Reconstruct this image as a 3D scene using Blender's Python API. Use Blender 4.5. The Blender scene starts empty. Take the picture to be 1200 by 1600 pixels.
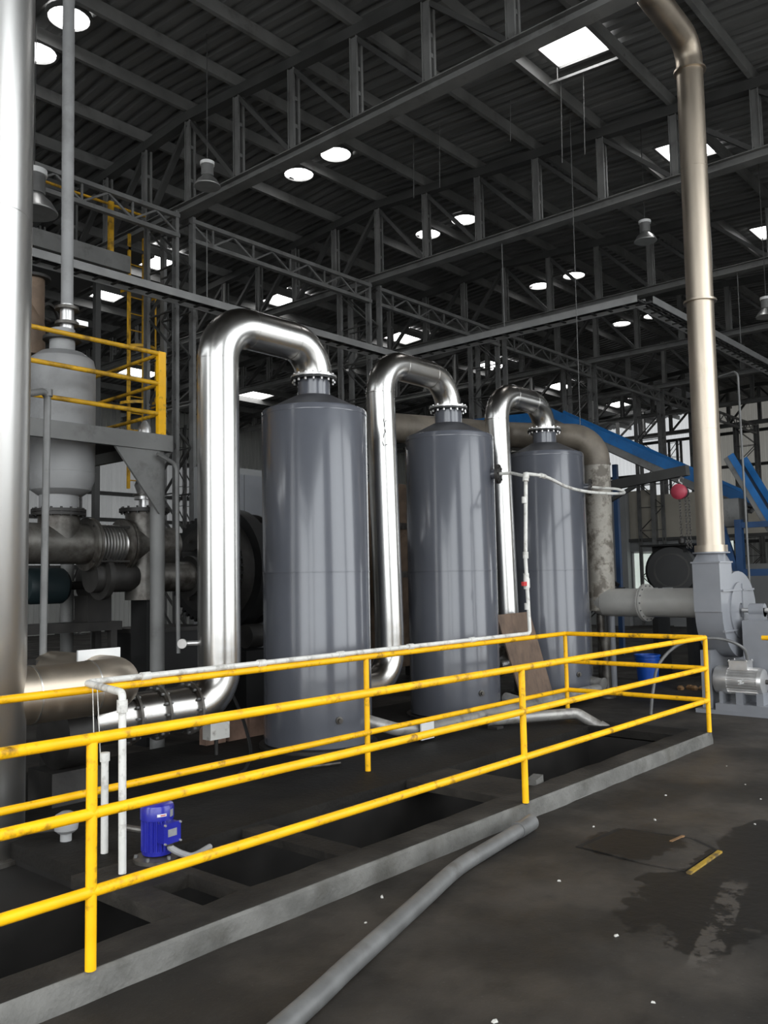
import bpy, math, random
from mathutils import Vector, Matrix
random.seed(7)
PI = math.pi
sc = bpy.context.scene
COL = sc.collection

# ---------------------------------------------------------------- camera, daylight, exposure
cd = bpy.data.cameras.new('camera'); cam = bpy.data.objects.new('camera', cd); COL.objects.link(cam)
cd.sensor_fit = 'HORIZONTAL'; cd.sensor_width = 36.0; cd.lens = 1352.05/1200*36.0
cd.clip_start = 0.05; cd.clip_end = 300
yaw, pit, rol = [math.radians(a) for a in (41.1158465, 4.50891312, -1.1229391)]
fw = Vector((math.cos(yaw)*math.cos(pit), math.sin(yaw)*math.cos(pit), math.sin(pit)))
r0 = Vector((math.sin(yaw), -math.cos(yaw), 0)); u0 = r0.cross(fw)
rt = r0*math.cos(rol)+u0*math.sin(rol); up = rt.cross(fw)
m = Matrix((rt, up, -fw)).transposed().to_4x4(); m.translation = Vector((0, 0, 1.71))
cam.matrix_world = m
sc.camera = cam

w = bpy.data.worlds.new('overcast_sky'); sc.world = w; w.use_nodes = True
bg = w.node_tree.nodes['Background']
bg.inputs[0].default_value = (0.93, 0.97, 1.0, 1); bg.inputs[1].default_value = 4.4
sc.view_settings.view_transform = 'Standard'; sc.view_settings.look = 'None'
sc.view_settings.gamma = 1; sc.view_settings.use_curve_mapping = False
sc.view_settings.exposure = 0.0
SKYLIGHT = 8.0     # brightness of the translucent roof sheets

def portal(name, loc, direction, sx, sy):
    l = bpy.data.lights.new(name, 'AREA'); l.shape = 'RECTANGLE'; l.size = sx; l.size_y = sy
    l.cycles.is_portal = True
    o = bpy.data.objects.new(name, l); COL.objects.link(o); o.location = loc
    o.rotation_euler = Vector(direction).to_track_quat('-Z', 'Y').to_euler()

# the hall is open to the overcast sky on its near side (behind the camera) and at its near end
SOUTH = -1.2; WEST = -7.0; NORTH = 29.5; EAST = 42.0
SOUTH_OPEN = [(-6.8, -3.0, 8.3), (-2.6, 2.4, 8.3), (4.7, 8.6, 8.3), (9.1, 13.2, 8.3), (22, 26, 5.0), (33, 36, 4.5)]  # unseen wall; piers and closed spans added for dark streaks in the reflections
WEST_OPEN = [(-1.0, 3.3, 8.2), (3.6, 7.6, 8.2)]  # unseen wall; openings sized for how much daylight enters
for a, b, h in SOUTH_OPEN: portal('daylight_portal', ((a+b)/2, SOUTH+.02, h/2), (0, 1, 0), b-a, h)
for a, b, h in WEST_OPEN: portal('daylight_portal', (WEST+.02, (a+b)/2, h/2), (1, 0, 0), b-a, h)

# ---------------------------------------------------------------- materials
def pm(name, col, rough=.5, metal=0., var=.15, scale=4., bump=0., bscale=30., dirt=None, dcol=(.03, .022, .015), dscale=6., dlo=.55, dhi=.7, coat=0., rvar=.08, stretch=None, emit=0., ecol=None, soot_refl=0., scol=(.11, .085, .062), spec=.5):
    M = bpy.data.materials.new(name); M.use_nodes = True; nt = M.node_tree; N = nt.nodes; L = nt.links
    b = N['Principled BSDF']
    tc = N.new('ShaderNodeTexCoord'); mp = N.new('ShaderNodeMapping'); L.new(tc.outputs['Object'], mp.inputs['Vector'])
    if stretch: mp.inputs['Scale'].default_value = stretch
    nz = N.new('ShaderNodeTexNoise'); nz.inputs['Scale'].default_value = scale; nz.inputs['Detail'].default_value = 6
    L.new(mp.outputs[0], nz.inputs['Vector'])
    mx = N.new('ShaderNodeMix'); mx.data_type = 'RGBA'
    mx.inputs[6].default_value = (*[c*(1-var) for c in col], 1); mx.inputs[7].default_value = (*[min(1, c*(1+var)) for c in col], 1)
    cr = N.new('ShaderNodeValToRGB'); cr.color_ramp.elements[0].position = .35; cr.color_ramp.elements[1].position = .65
    L.new(nz.outputs[0], cr.inputs[0]); L.new(cr.outputs[0], mx.inputs[0])
    out = mx.outputs[2]
    mr = N.new('ShaderNodeMapRange'); mr.inputs[3].default_value = max(.02, rough-rvar); mr.inputs[4].default_value = min(1, rough+rvar)
    L.new(nz.outputs[0], mr.inputs[0]); rout = mr.outputs[0]
    if dirt:
        n2 = N.new('ShaderNodeTexNoise'); n2.inputs['Scale'].default_value = dscale; n2.inputs['Detail'].default_value = 8; n2.inputs['Roughness'].default_value = .65
        L.new(mp.outputs[0], n2.inputs['Vector'])
        m2 = N.new('ShaderNodeMapRange'); m2.inputs[1].default_value = dlo; m2.inputs[2].default_value = dhi; m2.inputs[4].default_value = dirt
        L.new(n2.outputs[0], m2.inputs[0])
        x2 = N.new('ShaderNodeMix'); x2.data_type = 'RGBA'; x2.inputs[7].default_value = (*dcol, 1)
        L.new(m2.outputs[0], x2.inputs[0]); L.new(out, x2.inputs[6]); out = x2.outputs[2]
        if metal > .5:
            mm = N.new('ShaderNodeMapRange'); mm.inputs[3].default_value = metal; mm.inputs[4].default_value = metal*.3
            L.new(m2.outputs[0], mm.inputs[0]); L.new(mm.outputs[0], b.inputs['Metallic'])
    if soot_refl:  # brown dust on upward faces, plus the dark roof's reflection put into the colour
        ge = N.new('ShaderNodeNewGeometry'); sz = N.new('ShaderNodeSeparateXYZ'); L.new(ge.outputs['Normal'], sz.inputs[0])
        n4 = N.new('ShaderNodeTexNoise'); n4.inputs['Scale'].default_value = 5; n4.inputs['Detail'].default_value = 6; L.new(tc.outputs['Object'], n4.inputs['Vector'])
        ad = N.new('ShaderNodeMath'); ad.operation = 'MULTIPLY_ADD'; ad.inputs[1].default_value = .5; L.new(n4.outputs[0], ad.inputs[0]); L.new(sz.outputs[2], ad.inputs[2])
        m4 = N.new('ShaderNodeMapRange'); m4.inputs[1].default_value = .35; m4.inputs[2].default_value = 1.0; m4.inputs[4].default_value = soot_refl; L.new(ad.outputs[0], m4.inputs[0])
        x4 = N.new('ShaderNodeMix'); x4.data_type = 'RGBA'; x4.inputs[7].default_value = (*scol, 1)
        L.new(m4.outputs[0], x4.inputs[0]); L.new(out, x4.inputs[6]); out = x4.outputs[2]
    L.new(out, b.inputs['Base Color']); L.new(rout, b.inputs['Roughness'])
    if not (dirt and metal > .5): b.inputs['Metallic'].default_value = metal
    b.inputs['Specular IOR Level'].default_value = spec
    b.inputs['Coat Weight'].default_value = coat; b.inputs['Coat Roughness'].default_value = .12
    if bump:
        n3 = N.new('ShaderNodeTexNoise'); n3.inputs['Scale'].default_value = bscale; n3.inputs['Detail'].default_value = 5
        L.new(mp.outputs[0], n3.inputs['Vector'])
        bp = N.new('ShaderNodeBump'); bp.inputs['Strength'].default_value = bump; bp.inputs['Distance'].default_value = .02
        L.new(n3.outputs[0], bp.inputs['Height']); L.new(bp.outputs[0], b.inputs['Normal'])
    if emit:
        b.inputs['Emission Color'].default_value = (*(ecol or col), 1); b.inputs['Emission Strength'].default_value = emit
    return M

M = {}
M['steel'] = pm('polished_steel', (.64, .63, .61), .26, 1, .05, 2.0, .008, 4, dirt=.3, dcol=(.30, .27, .22), dscale=1.6, dlo=.6, dhi=.85, stretch=(1, 1, .4), rvar=.05, soot_refl=.8)
M['galv'] = pm('galvanised_sheet', (.66, .65, .63), .33, 1, .08, 3, .02, 8, stretch=(1, 1, .15))
M['stack'] = pm('heat_tinted_steel', (.52, .45, .365), .42, 1, .12, 2.5, .02, 6, dirt=.55, dcol=(.20, .14, .08), dscale=2.5, dlo=.58, dhi=.78, stretch=(1.5, 1.5, .35))
M['matte_duct'] = pm('silver_painted_duct', (.42, .41, .385), .42, .25, .08, 3, .02, 15)
M['tank'] = pm('grey_gloss_paint', (.092, .097, .114), .24, 0, .06, 1.5, .006, 3, coat=.55, rvar=.05, dirt=.3, dcol=(.07, .07, .075), dscale=1.3, dlo=.6, dhi=.85)
M['tank_soot'] = pm('sooty_grey_paint', (.055, .055, .06), .5, 0, .3, 4)
M['blower'] = pm('blower_grey_paint', (.215, .222, .240), .38, 0, .06, 3, coat=.2)
M['yellow'] = pm('yellow_paint', (.90, .475, .004), .42, 0, .10, 5, .05, 40, dirt=.85, dcol=(.07, .035, .01), dscale=9, dlo=.55, dhi=.70, coat=.0, spec=.35)
M['yellow_old'] = pm('grimy_yellow_paint', (.62, .34, .012), .5, 0, .2, 4, dirt=.85, dcol=(.06, .035, .012), dscale=5, dlo=.48, dhi=.68)
M['dark_steel'] = pm('dark_structural_steel', (.05, .05, .048), .6, 0, .2, 2)
M['grey_steel'] = pm('grey_structural_steel', (.15, .15, .145), .55, 0, .18, 2, dirt=.5, dcol=(.04, .035, .03), dscale=3)
M['mid_steel'] = pm('weathered_grey_steel', (.17, .17, .166), .5, .2, .2, 3, dirt=.6, dcol=(.05, .045, .04), dscale=4)
M['roof'] = pm('roof_sheet', (.16, .16, .157), .45, .1, .15, .7)
M['wall_sheet'] = pm('wall_sheet', (.42, .42, .40), .6, 0, .12, .5, dirt=.5, dcol=(.15, .14, .12), dscale=.8, stretch=(1, 1, .3))
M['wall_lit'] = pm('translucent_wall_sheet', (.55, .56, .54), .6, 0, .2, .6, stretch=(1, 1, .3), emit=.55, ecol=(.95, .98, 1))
M['wall_north_lit'] = pm('pale_glowing_sheet', (.40, .40, .39), .6, 0, .2, .6, stretch=(1, 1, .3), emit=.14, ecol=(.95, .98, 1))  # pale sheet with a weak even emission
M['wall_dim'] = pm('dim_translucent_sheet', (.45, .45, .42), .6, 0, .2, .6, stretch=(1, 1, .3), emit=.13, ecol=(1, .98, .9))  # same sheet as the bright band, with a weaker glow put in
M['sky_panel'] = pm('translucent_roof_panel', (.8, .8, .8), .5, 0, .02, 3, emit=SKYLIGHT, ecol=(1, 1, 1))
M['pane'] = pm('daylit_window_pane', (.6, .65, .6), .3, 0, .4, 3, emit=.55, ecol=(.85, .95, .88))
M['beam_concrete'] = pm('worn_concrete', (.036, .032, .027), .7, 0, .35, 2.5, .35, 30, dirt=.8, dcol=(.010, .009, .008), dscale=1.4, dlo=.42, dhi=.62, spec=.2)
M['yard'] = pm('pale_yard_concrete', (.32, .312, .30), .8, 0, .1, .5)  # unseen ground, made pale for bounce and for the duct reflections
M['tray'] = pm('galvanised_tray', (.30, .30, .295), .45, .3, .12, 3)
M['concrete'] = pm('dirty_concrete', (.013, .0118, .0100), .7, 0, .35, 2.5, .35, 30, dirt=.8, dcol=(.010, .009, .008), dscale=1.4, dlo=.42, dhi=.62, spec=.2)
M['kerb'] = pm('lit_kerb_concrete', (.13, .127, .118), .75, 0, .25, 4, .4, 40, dirt=.6, dcol=(.06, .055, .045), dscale=3, dlo=.5, dhi=.7, spec=.2)  # paler than the platform concrete: the lit kerb face put into the colour
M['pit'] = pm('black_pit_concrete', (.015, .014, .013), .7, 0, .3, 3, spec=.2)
M['plaster'] = pm('beige_wall_panel', (.40, .37, .31), .7, 0, .08, 1)
M['greywall'] = pm('grey_wall_panel', (.27, .275, .275), .7, 0, .06, 1)
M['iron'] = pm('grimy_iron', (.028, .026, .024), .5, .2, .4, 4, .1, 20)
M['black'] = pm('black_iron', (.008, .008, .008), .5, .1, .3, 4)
M['castdirty'] = pm('dirty_cast_pipe', (.15, .142, .128), .42, .5, .3, 3, .1, 15, dirt=.9, dcol=(.04, .032, .026), dscale=3.5, dlo=.42, dhi=.6)
M['vessel'] = pm('vessel_grey_paint', (.30, .30, .30), .5, 0, .12, 2, dirt=.5, dcol=(.09, .085, .08), dscale=1.6, dlo=.5, dhi=.7)
M['drain'] = pm('dull_silver_pipe', (.36, .35, .33), .42, .5, .2, 3, .05, 15, dirt=.6, dcol=(.07, .06, .05), dscale=5, dlo=.48, dhi=.66)
M['rustpipe'] = pm('rusty_brown_pipe', (.16, .11, .075), .6, .2, .35, 4, dirt=.7, dcol=(.05, .035, .025), dscale=4)
M['peel'] = pm('peeling_painted_pipe', (.36, .335, .29), .55, .1, .2, 5, .15, 20, dirt=.85, dcol=(.08, .065, .05), dscale=5, dlo=.46, dhi=.58)
M['peel_brown'] = pm('sooty_brown_pipe', (.17, .145, .115), .5, .2, .3, 4, dirt=.5, dcol=(.06, .05, .04), dscale=4)
M['pvc'] = pm('dirty_white_plastic', (.66, .65, .61), .45, 0, .08, 4, dirt=.7, dcol=(.16, .13, .10), dscale=9, dlo=.52, dhi=.68)
M['white'] = pm('white_paint', (.75, .75, .74), .5, 0, .05, 3)
M['hose'] = pm('grey_floor_pipe', (.12, .12, .118), .45, 0, .2, 6, .1, 20, dirt=.6, dcol=(.05, .045, .04), dscale=5)
M['blue_motor'] = pm('blue_enamel', (.018, .022, .32), .30, 0, .12, 6, coat=.4, dirt=.35, dcol=(.05, .05, .12), dscale=7)
M['blue'] = pm('blue_paint', (.010, .125, .36), .4, 0, .15, 3, dirt=.4, dcol=(.03, .06, .12), dscale=4)
M['blue_dark'] = pm('dull_blue_paint', (.018, .055, .14), .5, 0, .2, 3)
M['bluebin'] = pm('blue_plastic', (.01, .08, .42), .4, 0, .1, 3)
M['silver'] = pm('aluminium_paint', (.62, .61, .60), .32, .75, .08, 6)
M['nameplate'] = pm('grey_nameplate', (.35, .36, .37), .4, .4, .1, 20)
M['red'] = pm('red_ink', (.5, .03, .03), .5, 0, .05, 3)
M['pinkred'] = pm('faded_red_paint', (.42, .05, .08), .45, 0, .1, 8)
M['ply'] = pm('weathered_plywood', (.15, .10, .07), .7, 0, .25, 3, .15, 20, dirt=.7, dcol=(.05, .035, .028), dscale=3.5, dlo=.45, dhi=.65, stretch=(1, 1, .5))
M['plyedge'] = pm('plywood_edge', (.30, .22, .15), .7, 0, .2, 8)
M['chain'] = pm('dull_chain', (.07, .065, .06), .4, .6, .2, 10)
M['ink'] = pm('black_ink', (.02, .02, .02), .6)
M['brick'] = pm('fired_brick', (.30, .19, .14), .8, 0, .25, 6, .2, 30)
M['orange_dirt'] = pm('rusty_scrap', (.22, .12, .05), .7, .1, .5, 6)
M['lamp_metal'] = pm('lamp_aluminium', (.45, .45, .44), .35, .8, .1, 6)
M['water'] = pm('oily_pit_water', (.006, .006, .006), .06, 0, .2, 2, .04, 5, rvar=.02)
M['litter'] = pm('pale_litter', (.55, .54, .5), .7, 0, .2, 20)
M['yellow_worn'] = pm('worn_yellow_paint', (.40, .25, .02), .6, 0, .3, 10, dirt=.9, dcol=(.05, .035, .02), dscale=10, dlo=.45, dhi=.6)

def floor_material():
    Mt = bpy.data.materials.new('stained_concrete_floor'); Mt.use_nodes = True; nt = Mt.node_tree; N = nt.nodes; L = nt.links
    b = N['Principled BSDF']; g = N.new('ShaderNodeNewGeometry')
    def noise(s, d=7, r=.6):
        n = N.new('ShaderNodeTexNoise'); n.inputs['Scale'].default_value = s; n.inputs['Detail'].default_value = d; n.inputs['Roughness'].default_value = r
        L.new(g.outputs['Position'], n.inputs['Vector']); return n.outputs[0]
    def rng(v, a, bb, c=0., d=1.):
        mr = N.new('ShaderNodeMapRange'); mr.interpolation_type = 'SMOOTHSTEP'
        mr.inputs[1].default_value = a; mr.inputs[2].default_value = bb; mr.inputs[3].default_value = c; mr.inputs[4].default_value = d
        L.new(v, mr.inputs[0]); return mr.outputs[0]
    def mix(f, a, bcol):
        x = N.new('ShaderNodeMix'); x.data_type = 'RGBA'; L.new(f, x.inputs[0])
        if isinstance(a, tuple): x.inputs[6].default_value = (*a, 1)
        else: L.new(a, x.inputs[6])
        if isinstance(bcol, tuple): x.inputs[7].default_value = (*bcol, 1)
        else: L.new(bcol, x.inputs[7])
        return x.outputs[2]
    def mth(op, a, bb):
        x = N.new('ShaderNodeMath'); x.operation = op
        for i, v in enumerate((a, bb)):
            if isinstance(v, (int, float)): x.inputs[i].default_value = v
            else: L.new(v, x.inputs[i])
        return x.outputs[0]
    sx = N.new('ShaderNodeSeparateXYZ'); L.new(g.outputs['Position'], sx.inputs[0])
    base = mix(rng(noise(1.1), .35, .68), (.018, .0156, .013), (.052, .0445, .037))
    base = mix(rng(noise(5, 9, .7), .50, .75, 0, .6), base, (.012, .0105, .009))
    base = mix(rng(noise(60, 3), .62, .75, 0, .5), base, (.10, .095, .09))
    # oily wet stain: round the worn patch
    def blob(cx, cy, rx, ry):
        dx = mth('DIVIDE', mth('SUBTRACT', sx.outputs[0], cx), rx); dy = mth('DIVIDE', mth('SUBTRACT', sx.outputs[1], cy), ry)
        d = mth('SQRT', mth('ADD', mth('MULTIPLY', dx, dx), mth('MULTIPLY', dy, dy)), 0)
        return mth('ADD', d, mth('MULTIPLY', mth('SUBTRACT', noise(2.6, 8, .62), .5), 2.2))
    s1 = rng(blob(4.65, 1.75, .62, .42), 1.0, .9)
    s2 = rng(blob(5.6, 1.85, .9, .35), 1.0, .9)
    s3 = rng(blob(5.3, 2.6, .35, .35), 1.0, .85)
    st = mth('MAXIMUM', mth('MAXIMUM', s1, s2), s3)
    base = mix(mth('MULTIPLY', st, .85), base, (.005, .0045, .004))
    # worn pale painted line under the stain
    ln = mth('MULTIPLY', rng(mth('ABSOLUTE', mth('SUBTRACT', mth('ADD', sx.outputs[1], mth('MULTIPLY', sx.outputs[0], -.22)), .72), 0), .075, .06), rng(noise(7, 6, .7), .48, .56))
    ln = mth('MULTIPLY', ln, mth('MULTIPLY', rng(sx.outputs[0], 3.75, 3.9), rng(sx.outputs[0], 5.1, 4.9)))
    base = mix(mth('MULTIPLY', ln, .5), base, (.10, .088, .076))
    L.new(base, b.inputs['Base Color'])
    ro = rng(noise(1.7), .3, .7, .5, .75)
    x = N.new('ShaderNodeMix'); x.data_type = 'FLOAT'; L.new(st, x.inputs[0]); L.new(ro, x.inputs[2]); x.inputs[3].default_value = .5
    L.new(x.outputs[0], b.inputs['Roughness']); b.inputs['Specular IOR Level'].default_value = .3
    bp = N.new('ShaderNodeBump'); bp.inputs['Strength'].default_value = .35; bp.inputs['Distance'].default_value = .015
    L.new(noise(14, 8, .65), bp.inputs['Height']); L.new(bp.outputs[0], b.inputs['Normal'])
    return Mt
M['floor'] = floor_material()

# ---------------------------------------------------------------- mesh helpers
ORG = {}
def fillet(pts, R, n=8):
    pts = [Vector(p) for p in pts]; out = [pts[0]]
    for i in range(1, len(pts)-1):
        a, b, c = pts[i-1], pts[i], pts[i+1]
        u = (a-b).normalized(); v = (c-b).normalized(); ang = u.angle(v)
        if ang > PI-.02: out.append(b); continue
        Ri = R[i-1] if isinstance(R, (list, tuple)) else R
        t = Ri/math.tan(ang/2); p0 = b+u*t; bis = (u+v).normalized(); ctr = b+bis*(Ri/math.sin(ang/2))
        e1 = (p0-ctr).normalized(); p1 = b+v*t; e2 = (p1-ctr).normalized(); th = e1.angle(e2)
        for k in range(n+1):
            f = k/n; out.append(ctr+(e1*math.sin((1-f)*th)+e2*math.sin(f*th))/math.sin(th)*Ri)
    out.append(pts[-1]); return out
def frame(d):
    d = Vector(d).normalized(); a = Vector((0, 0, 1)) if abs(d.z) < .9 else Vector((1, 0, 0))
    u = a.cross(d).normalized(); return u, d.cross(u), d
class MB:
    def __init__(s, X=None): s.V = []; s.F = []; s.X = X
    def add(s, vs, fs):
        n = len(s.V); s.V += [tuple((s.X @ Vector(v)) if s.X else v) for v in vs]; s.F += [tuple(i+n for i in f) for f in fs]; return s
    def box(s, lo, hi):
        x0, y0, z0 = lo; x1, y1, z1 = hi
        return s.add([(x0, y0, z0), (x1, y0, z0), (x1, y1, z0), (x0, y1, z0), (x0, y0, z1), (x1, y0, z1), (x1, y1, z1), (x0, y1, z1)],
                     [(0, 3, 2, 1), (4, 5, 6, 7), (0, 1, 5, 4), (1, 2, 6, 5), (2, 3, 7, 6), (3, 0, 4, 7)])
    def cbox(s, c, d): return s.box([c[i]-d[i]/2 for i in range(3)], [c[i]+d[i]/2 for i in range(3)])
    def bar(s, p, q, wd, ht, side=None):
        p = Vector(p); q = Vector(q); d = (q-p).normalized()
        if side is None: u, v, _ = frame(d)
        else:
            u = Vector(side); u = (u-d*u.dot(d)).normalized(); v = d.cross(u)
        vs = [e+u*(a*wd/2)+v*(b*ht/2) for e in (p, q) for a, b in ((-1, -1), (1, -1), (1, 1), (-1, 1))]
        return s.add(vs, [(0, 3, 2, 1), (4, 5, 6, 7), (0, 1, 5, 4), (1, 2, 6, 5), (2, 3, 7, 6), (3, 0, 4, 7)])
    def channel(s, p, q, wd, ht, side, t=.012):
        # a C section: web plus two lips; web normal = side
        p = Vector(p); q = Vector(q); d = (q-p).normalized(); u = Vector(side); u = (u-d*u.dot(d)).normalized(); v = d.cross(u)
        prof = [(0, -ht/2), (wd, -ht/2), (wd, -ht/2+t), (t, -ht/2+t), (t, ht/2-t), (wd, ht/2-t), (wd, ht/2), (0, ht/2)]
        vs = [e+u*a+v*b for e in (p, q) for a, b in prof]; n = 8
        fs = [(i, (i+1) % n, n+(i+1) % n, n+i) for i in range(n)]
        for k in (0, n): fs += [(k, k+1, k+2, k+3), (k, k+3, k+4, k+7), (k+4, k+5, k+6, k+7)]
        return s.add(vs, fs)
    def tube(s, path, r, seg=12, cap=True):
        P = [Vector(p) for p in path]; n = len(P); u = None; vs = []
        rs = r if isinstance(r, (list, tuple)) else [r]*n
        for i in range(n):
            d = (P[min(i+1, n-1)]-P[max(i-1, 0)]).normalized()
            if u is None: u, v, _ = frame(d)
            else:
                u = (u-d*u.dot(d)).normalized(); v = d.cross(u)
            for k in range(seg):
                a = 2*PI*k/seg; vs.append(P[i]+(u*math.cos(a)+v*math.sin(a))*rs[i])
        fs = [(i*seg+k, i*seg+(k+1) % seg, (i+1)*seg+(k+1) % seg, (i+1)*seg+k) for i in range(n-1) for k in range(seg)]
        if cap: fs += [tuple(reversed(range(seg))), tuple((n-1)*seg+k for k in range(seg))]
        return s.add(vs, fs)
    def lathe(s, o, d, prof, seg=24, cap=True):
        o = Vector(o); u, v, d = frame(d); vs = []; fs = []
        for t, r in prof:
            for k in range(seg):
                a = 2*PI*k/seg; vs.append(o+d*t+(u*math.cos(a)+v*math.sin(a))*max(r, 1e-4))
        for i in range(len(prof)-1):
            for k in range(seg): fs.append((i*seg+k, i*seg+(k+1) % seg, (i+1)*seg+(k+1) % seg, (i+1)*seg+k))
        if cap and prof[0][1] > 1e-3: fs.append(tuple(reversed(range(seg))))
        if cap and prof[-1][1] > 1e-3: fs.append(tuple((len(prof)-1)*seg+k for k in range(seg)))
        return s.add(vs, fs)
    def cyl(s, p, q, r, seg=16):
        p = Vector(p); q = Vector(q); return s.lathe(p, q-p, [(0, r), ((q-p).length, r)], seg)
    def ring(s, o, d, ro, ri, t, seg=24):
        return s.lathe(o, d, [(-t/2, ri), (-t/2, ro), (t/2, ro), (t/2, ri), (-t/2, ri)], seg, False)
    def bolts(s, o, d, R, n, r=.012, h=.03, ph=0.):
        o = Vector(o); u, v, d = frame(d)
        for k in range(n):
            a = 2*PI*(k+ph)/n; c = o+(u*math.cos(a)+v*math.sin(a))*R; s.lathe(c-d*h/2, d, [(0, r), (h, r)], 6)
        return s
    def prism(s, pts, o, ex, ey, ez, t):
        o = Vector(o); ex = Vector(ex); ey = Vector(ey); ez = Vector(ez); n = len(pts)
        vs = [o+ex*a+ey*b for a, b in pts]+[o+ex*a+ey*b+ez*t for a, b in pts]
        return s.add(vs, [tuple(reversed(range(n))), tuple(range(n, 2*n))]+[(i, (i+1) % n, n+(i+1) % n, n+i) for i in range(n)])
    def mesh(s, name, mat, org=(0, 0, 0), ang=35):
        me = bpy.data.meshes.new(name); o = Vector(org)
        me.from_pydata([Vector(v)-o for v in s.V], [], s.F); me.materials.append(mat)
        import bmesh
        bm = bmesh.new(); bm.from_mesh(me); bmesh.ops.recalc_face_normals(bm, faces=bm.faces); bm.to_mesh(me); bm.free()
        me.shade_smooth(); me.set_sharp_from_angle(angle=math.radians(ang)); return me
    def build(s, name, mat, parent=None, org=None, kind=None, label=None, cat=None, group=None, ang=35):
        if parent is not None: o0 = ORG[parent]
        elif org is not None: o0 = Vector(org)
        else:
            xs, ys, zs = zip(*[tuple(v) for v in s.V]); o0 = Vector(((min(xs)+max(xs))/2, (min(ys)+max(ys))/2, min(zs)))
        o = bpy.data.objects.new(name, s.mesh(name, mat, o0, ang)); COL.objects.link(o); ORG[o] = o0
        if parent is not None: o.parent = parent
        else: o.location = o0
        tag(o, label, cat, group, kind); return o
def tag(o, label=None, cat=None, group=None, kind=None):
    for k, v in (('label', label), ('category', cat), ('group', group), ('kind', kind)):
        if v: o[k] = v
    return o
def thing(name, loc, label=None, cat=None, group=None, kind=None):
    o = bpy.data.objects.new(name, None); COL.objects.link(o); o.empty_display_size = .1
    o.location = loc; ORG[o] = Vector(loc); return tag(o, label, cat, group, kind)
def inst(src, parent, d, name=None):
    c = src.copy(); COL.objects.link(c); c.parent = parent; c.location = Vector(src.location)+Vector(d); ORG[c] = ORG[parent]; return c
def copy_tree(o, parent=None):
    c = o.copy(); COL.objects.link(c); ORG[c] = ORG[o]
    if parent is not None: c.parent = parent
    for ch in list(o.children): copy_tree(ch, c)
    return c

# ---------------------------------------------------------------- setting: floor, platform with pits
PX0, PX1, PY0, PY1 = -3.0, 8.86, 3.39, 7.35
fl = MB(); yd = MB()
GX = [-60, WEST, PX0, 2.62, PX1, 20, EAST, 60]; GY = [-60, SOUTH, 0, PY0, 4.55, PY1, 15, NORTH, 60]
for i in range(len(GX)-1):
    for j in range(len(GY)-1):
        cx = (GX[i]+GX[i+1])/2; cy = (GY[j]+GY[j+1])/2
        if PX0 < cx < PX1 and PY0 < cy < PY1 : continue
        (yd if cx < WEST or cy < SOUTH else fl).add([(GX[i], GY[j], 0), (GX[i+1], GY[j], 0), (GX[i+1], GY[j+1], 0), (GX[i], GY[j+1], 0)], [(0, 1, 2, 3)])
floor = fl.build('floor', M['floor'], org=(0, 0, 0), kind='structure', label='dark stained concrete floor of the hall')
yd.build('floor_yard', M['yard'], org=(0, 0, 0), kind='structure', label='unseen concrete yard outside the open sides of the hall, made pale for bounce light')
pl = MB()
pl.box((2.62, 4.55, .03), (PX1, PY1, .12)); pl.box((8.46, 3.6, .03), (PX1, 4.55, .12))
plat = pl.build('floor_platform', M['concrete'], org=(0, 0, 0), kind='structure', label='raised dirty concrete platform with open pits in front of the tanks')
kb = MB()   # front kerb, slightly uneven top edge; lit front face put into a paler colour
xs = [PX0+i*(PX1-PX0)/60 for i in range(61)]
vs = []; fs = []
for i, x in enumerate(xs):
    e = [random.uniform(-.012, .012) for _ in range(4)]
    vs += [(x, 3.385+e[0]*.6, -.9), (x, 3.385+e[0]*.6, .035+e[3]), (x, 3.392+e[1]*.5, .105), (x, 3.405+e[1]*.3, .118), (x, 3.42, .117), (x, 3.42, -.9)]
for i in range(60):
    for k in range(6): fs.append((i*6+k, i*6+(k+1) % 6, i*6+6+(k+1) % 6, i*6+6+k))
fs += [tuple(range(6)), tuple(range(360, 366))]
kb.add(vs, fs); kb.build('trim_1', M['kerb'], org=(0, 0, 0), kind='structure', label='concrete kerb along the front edge of the platform, lit face put into its pale colour')
tv = []; tf = []
for i, x in enumerate(xs):
    e = random.uniform(-.006, .006); q = random.uniform(-.012, .012)
    tv += [(x, 3.412, -.3), (x, 3.412, .1195), (x, 3.42, .122), (x, 3.62+q, .122+e*.4), (x, 3.62+q, .05)]
for i in range(60):
    for k in range(5): tf.append((i*5+k, i*5+(k+1) % 5, i*5+5+(k+1) % 5, i*5+5+k))
tf += [tuple(range(5)), tuple(range(300, 305))]
MB().add(tv, tf).build('kerb_top', M['beam_concrete'], plat)
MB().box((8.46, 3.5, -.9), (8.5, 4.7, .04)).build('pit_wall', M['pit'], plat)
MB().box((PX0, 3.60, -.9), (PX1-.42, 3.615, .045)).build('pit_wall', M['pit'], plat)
BE = [(2.54, 2.72, .12), (2.96, 3.04, .12), (3.74, 3.93, .10), (5.42, 5.98, .11)]
for k, (a, b, h) in enumerate(BE):
    MB().box((a, 3.61, .05), (b, 4.56, h)).build('pit_beam', M['beam_concrete'], plat)
MB().box((2.72, 4.06, .05), (2.96, 4.56, .119)).build('pit_beam', M['beam_concrete'], plat)
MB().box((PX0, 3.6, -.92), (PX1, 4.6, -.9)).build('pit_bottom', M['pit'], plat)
MB().box((PX0, 4.6, -.1), (2.62, PY1, 0)).build('pit_slab', M['pit'], plat); MB().box((PX0, 4.55, -.9), (2.62, 4.6, -.002)).build('pit_wall', M['pit'], plat); MB().box((2.62, 4.56, -.9), (PX1, PY1, .03)).build('pit_wall', M['pit'], plat)
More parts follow.
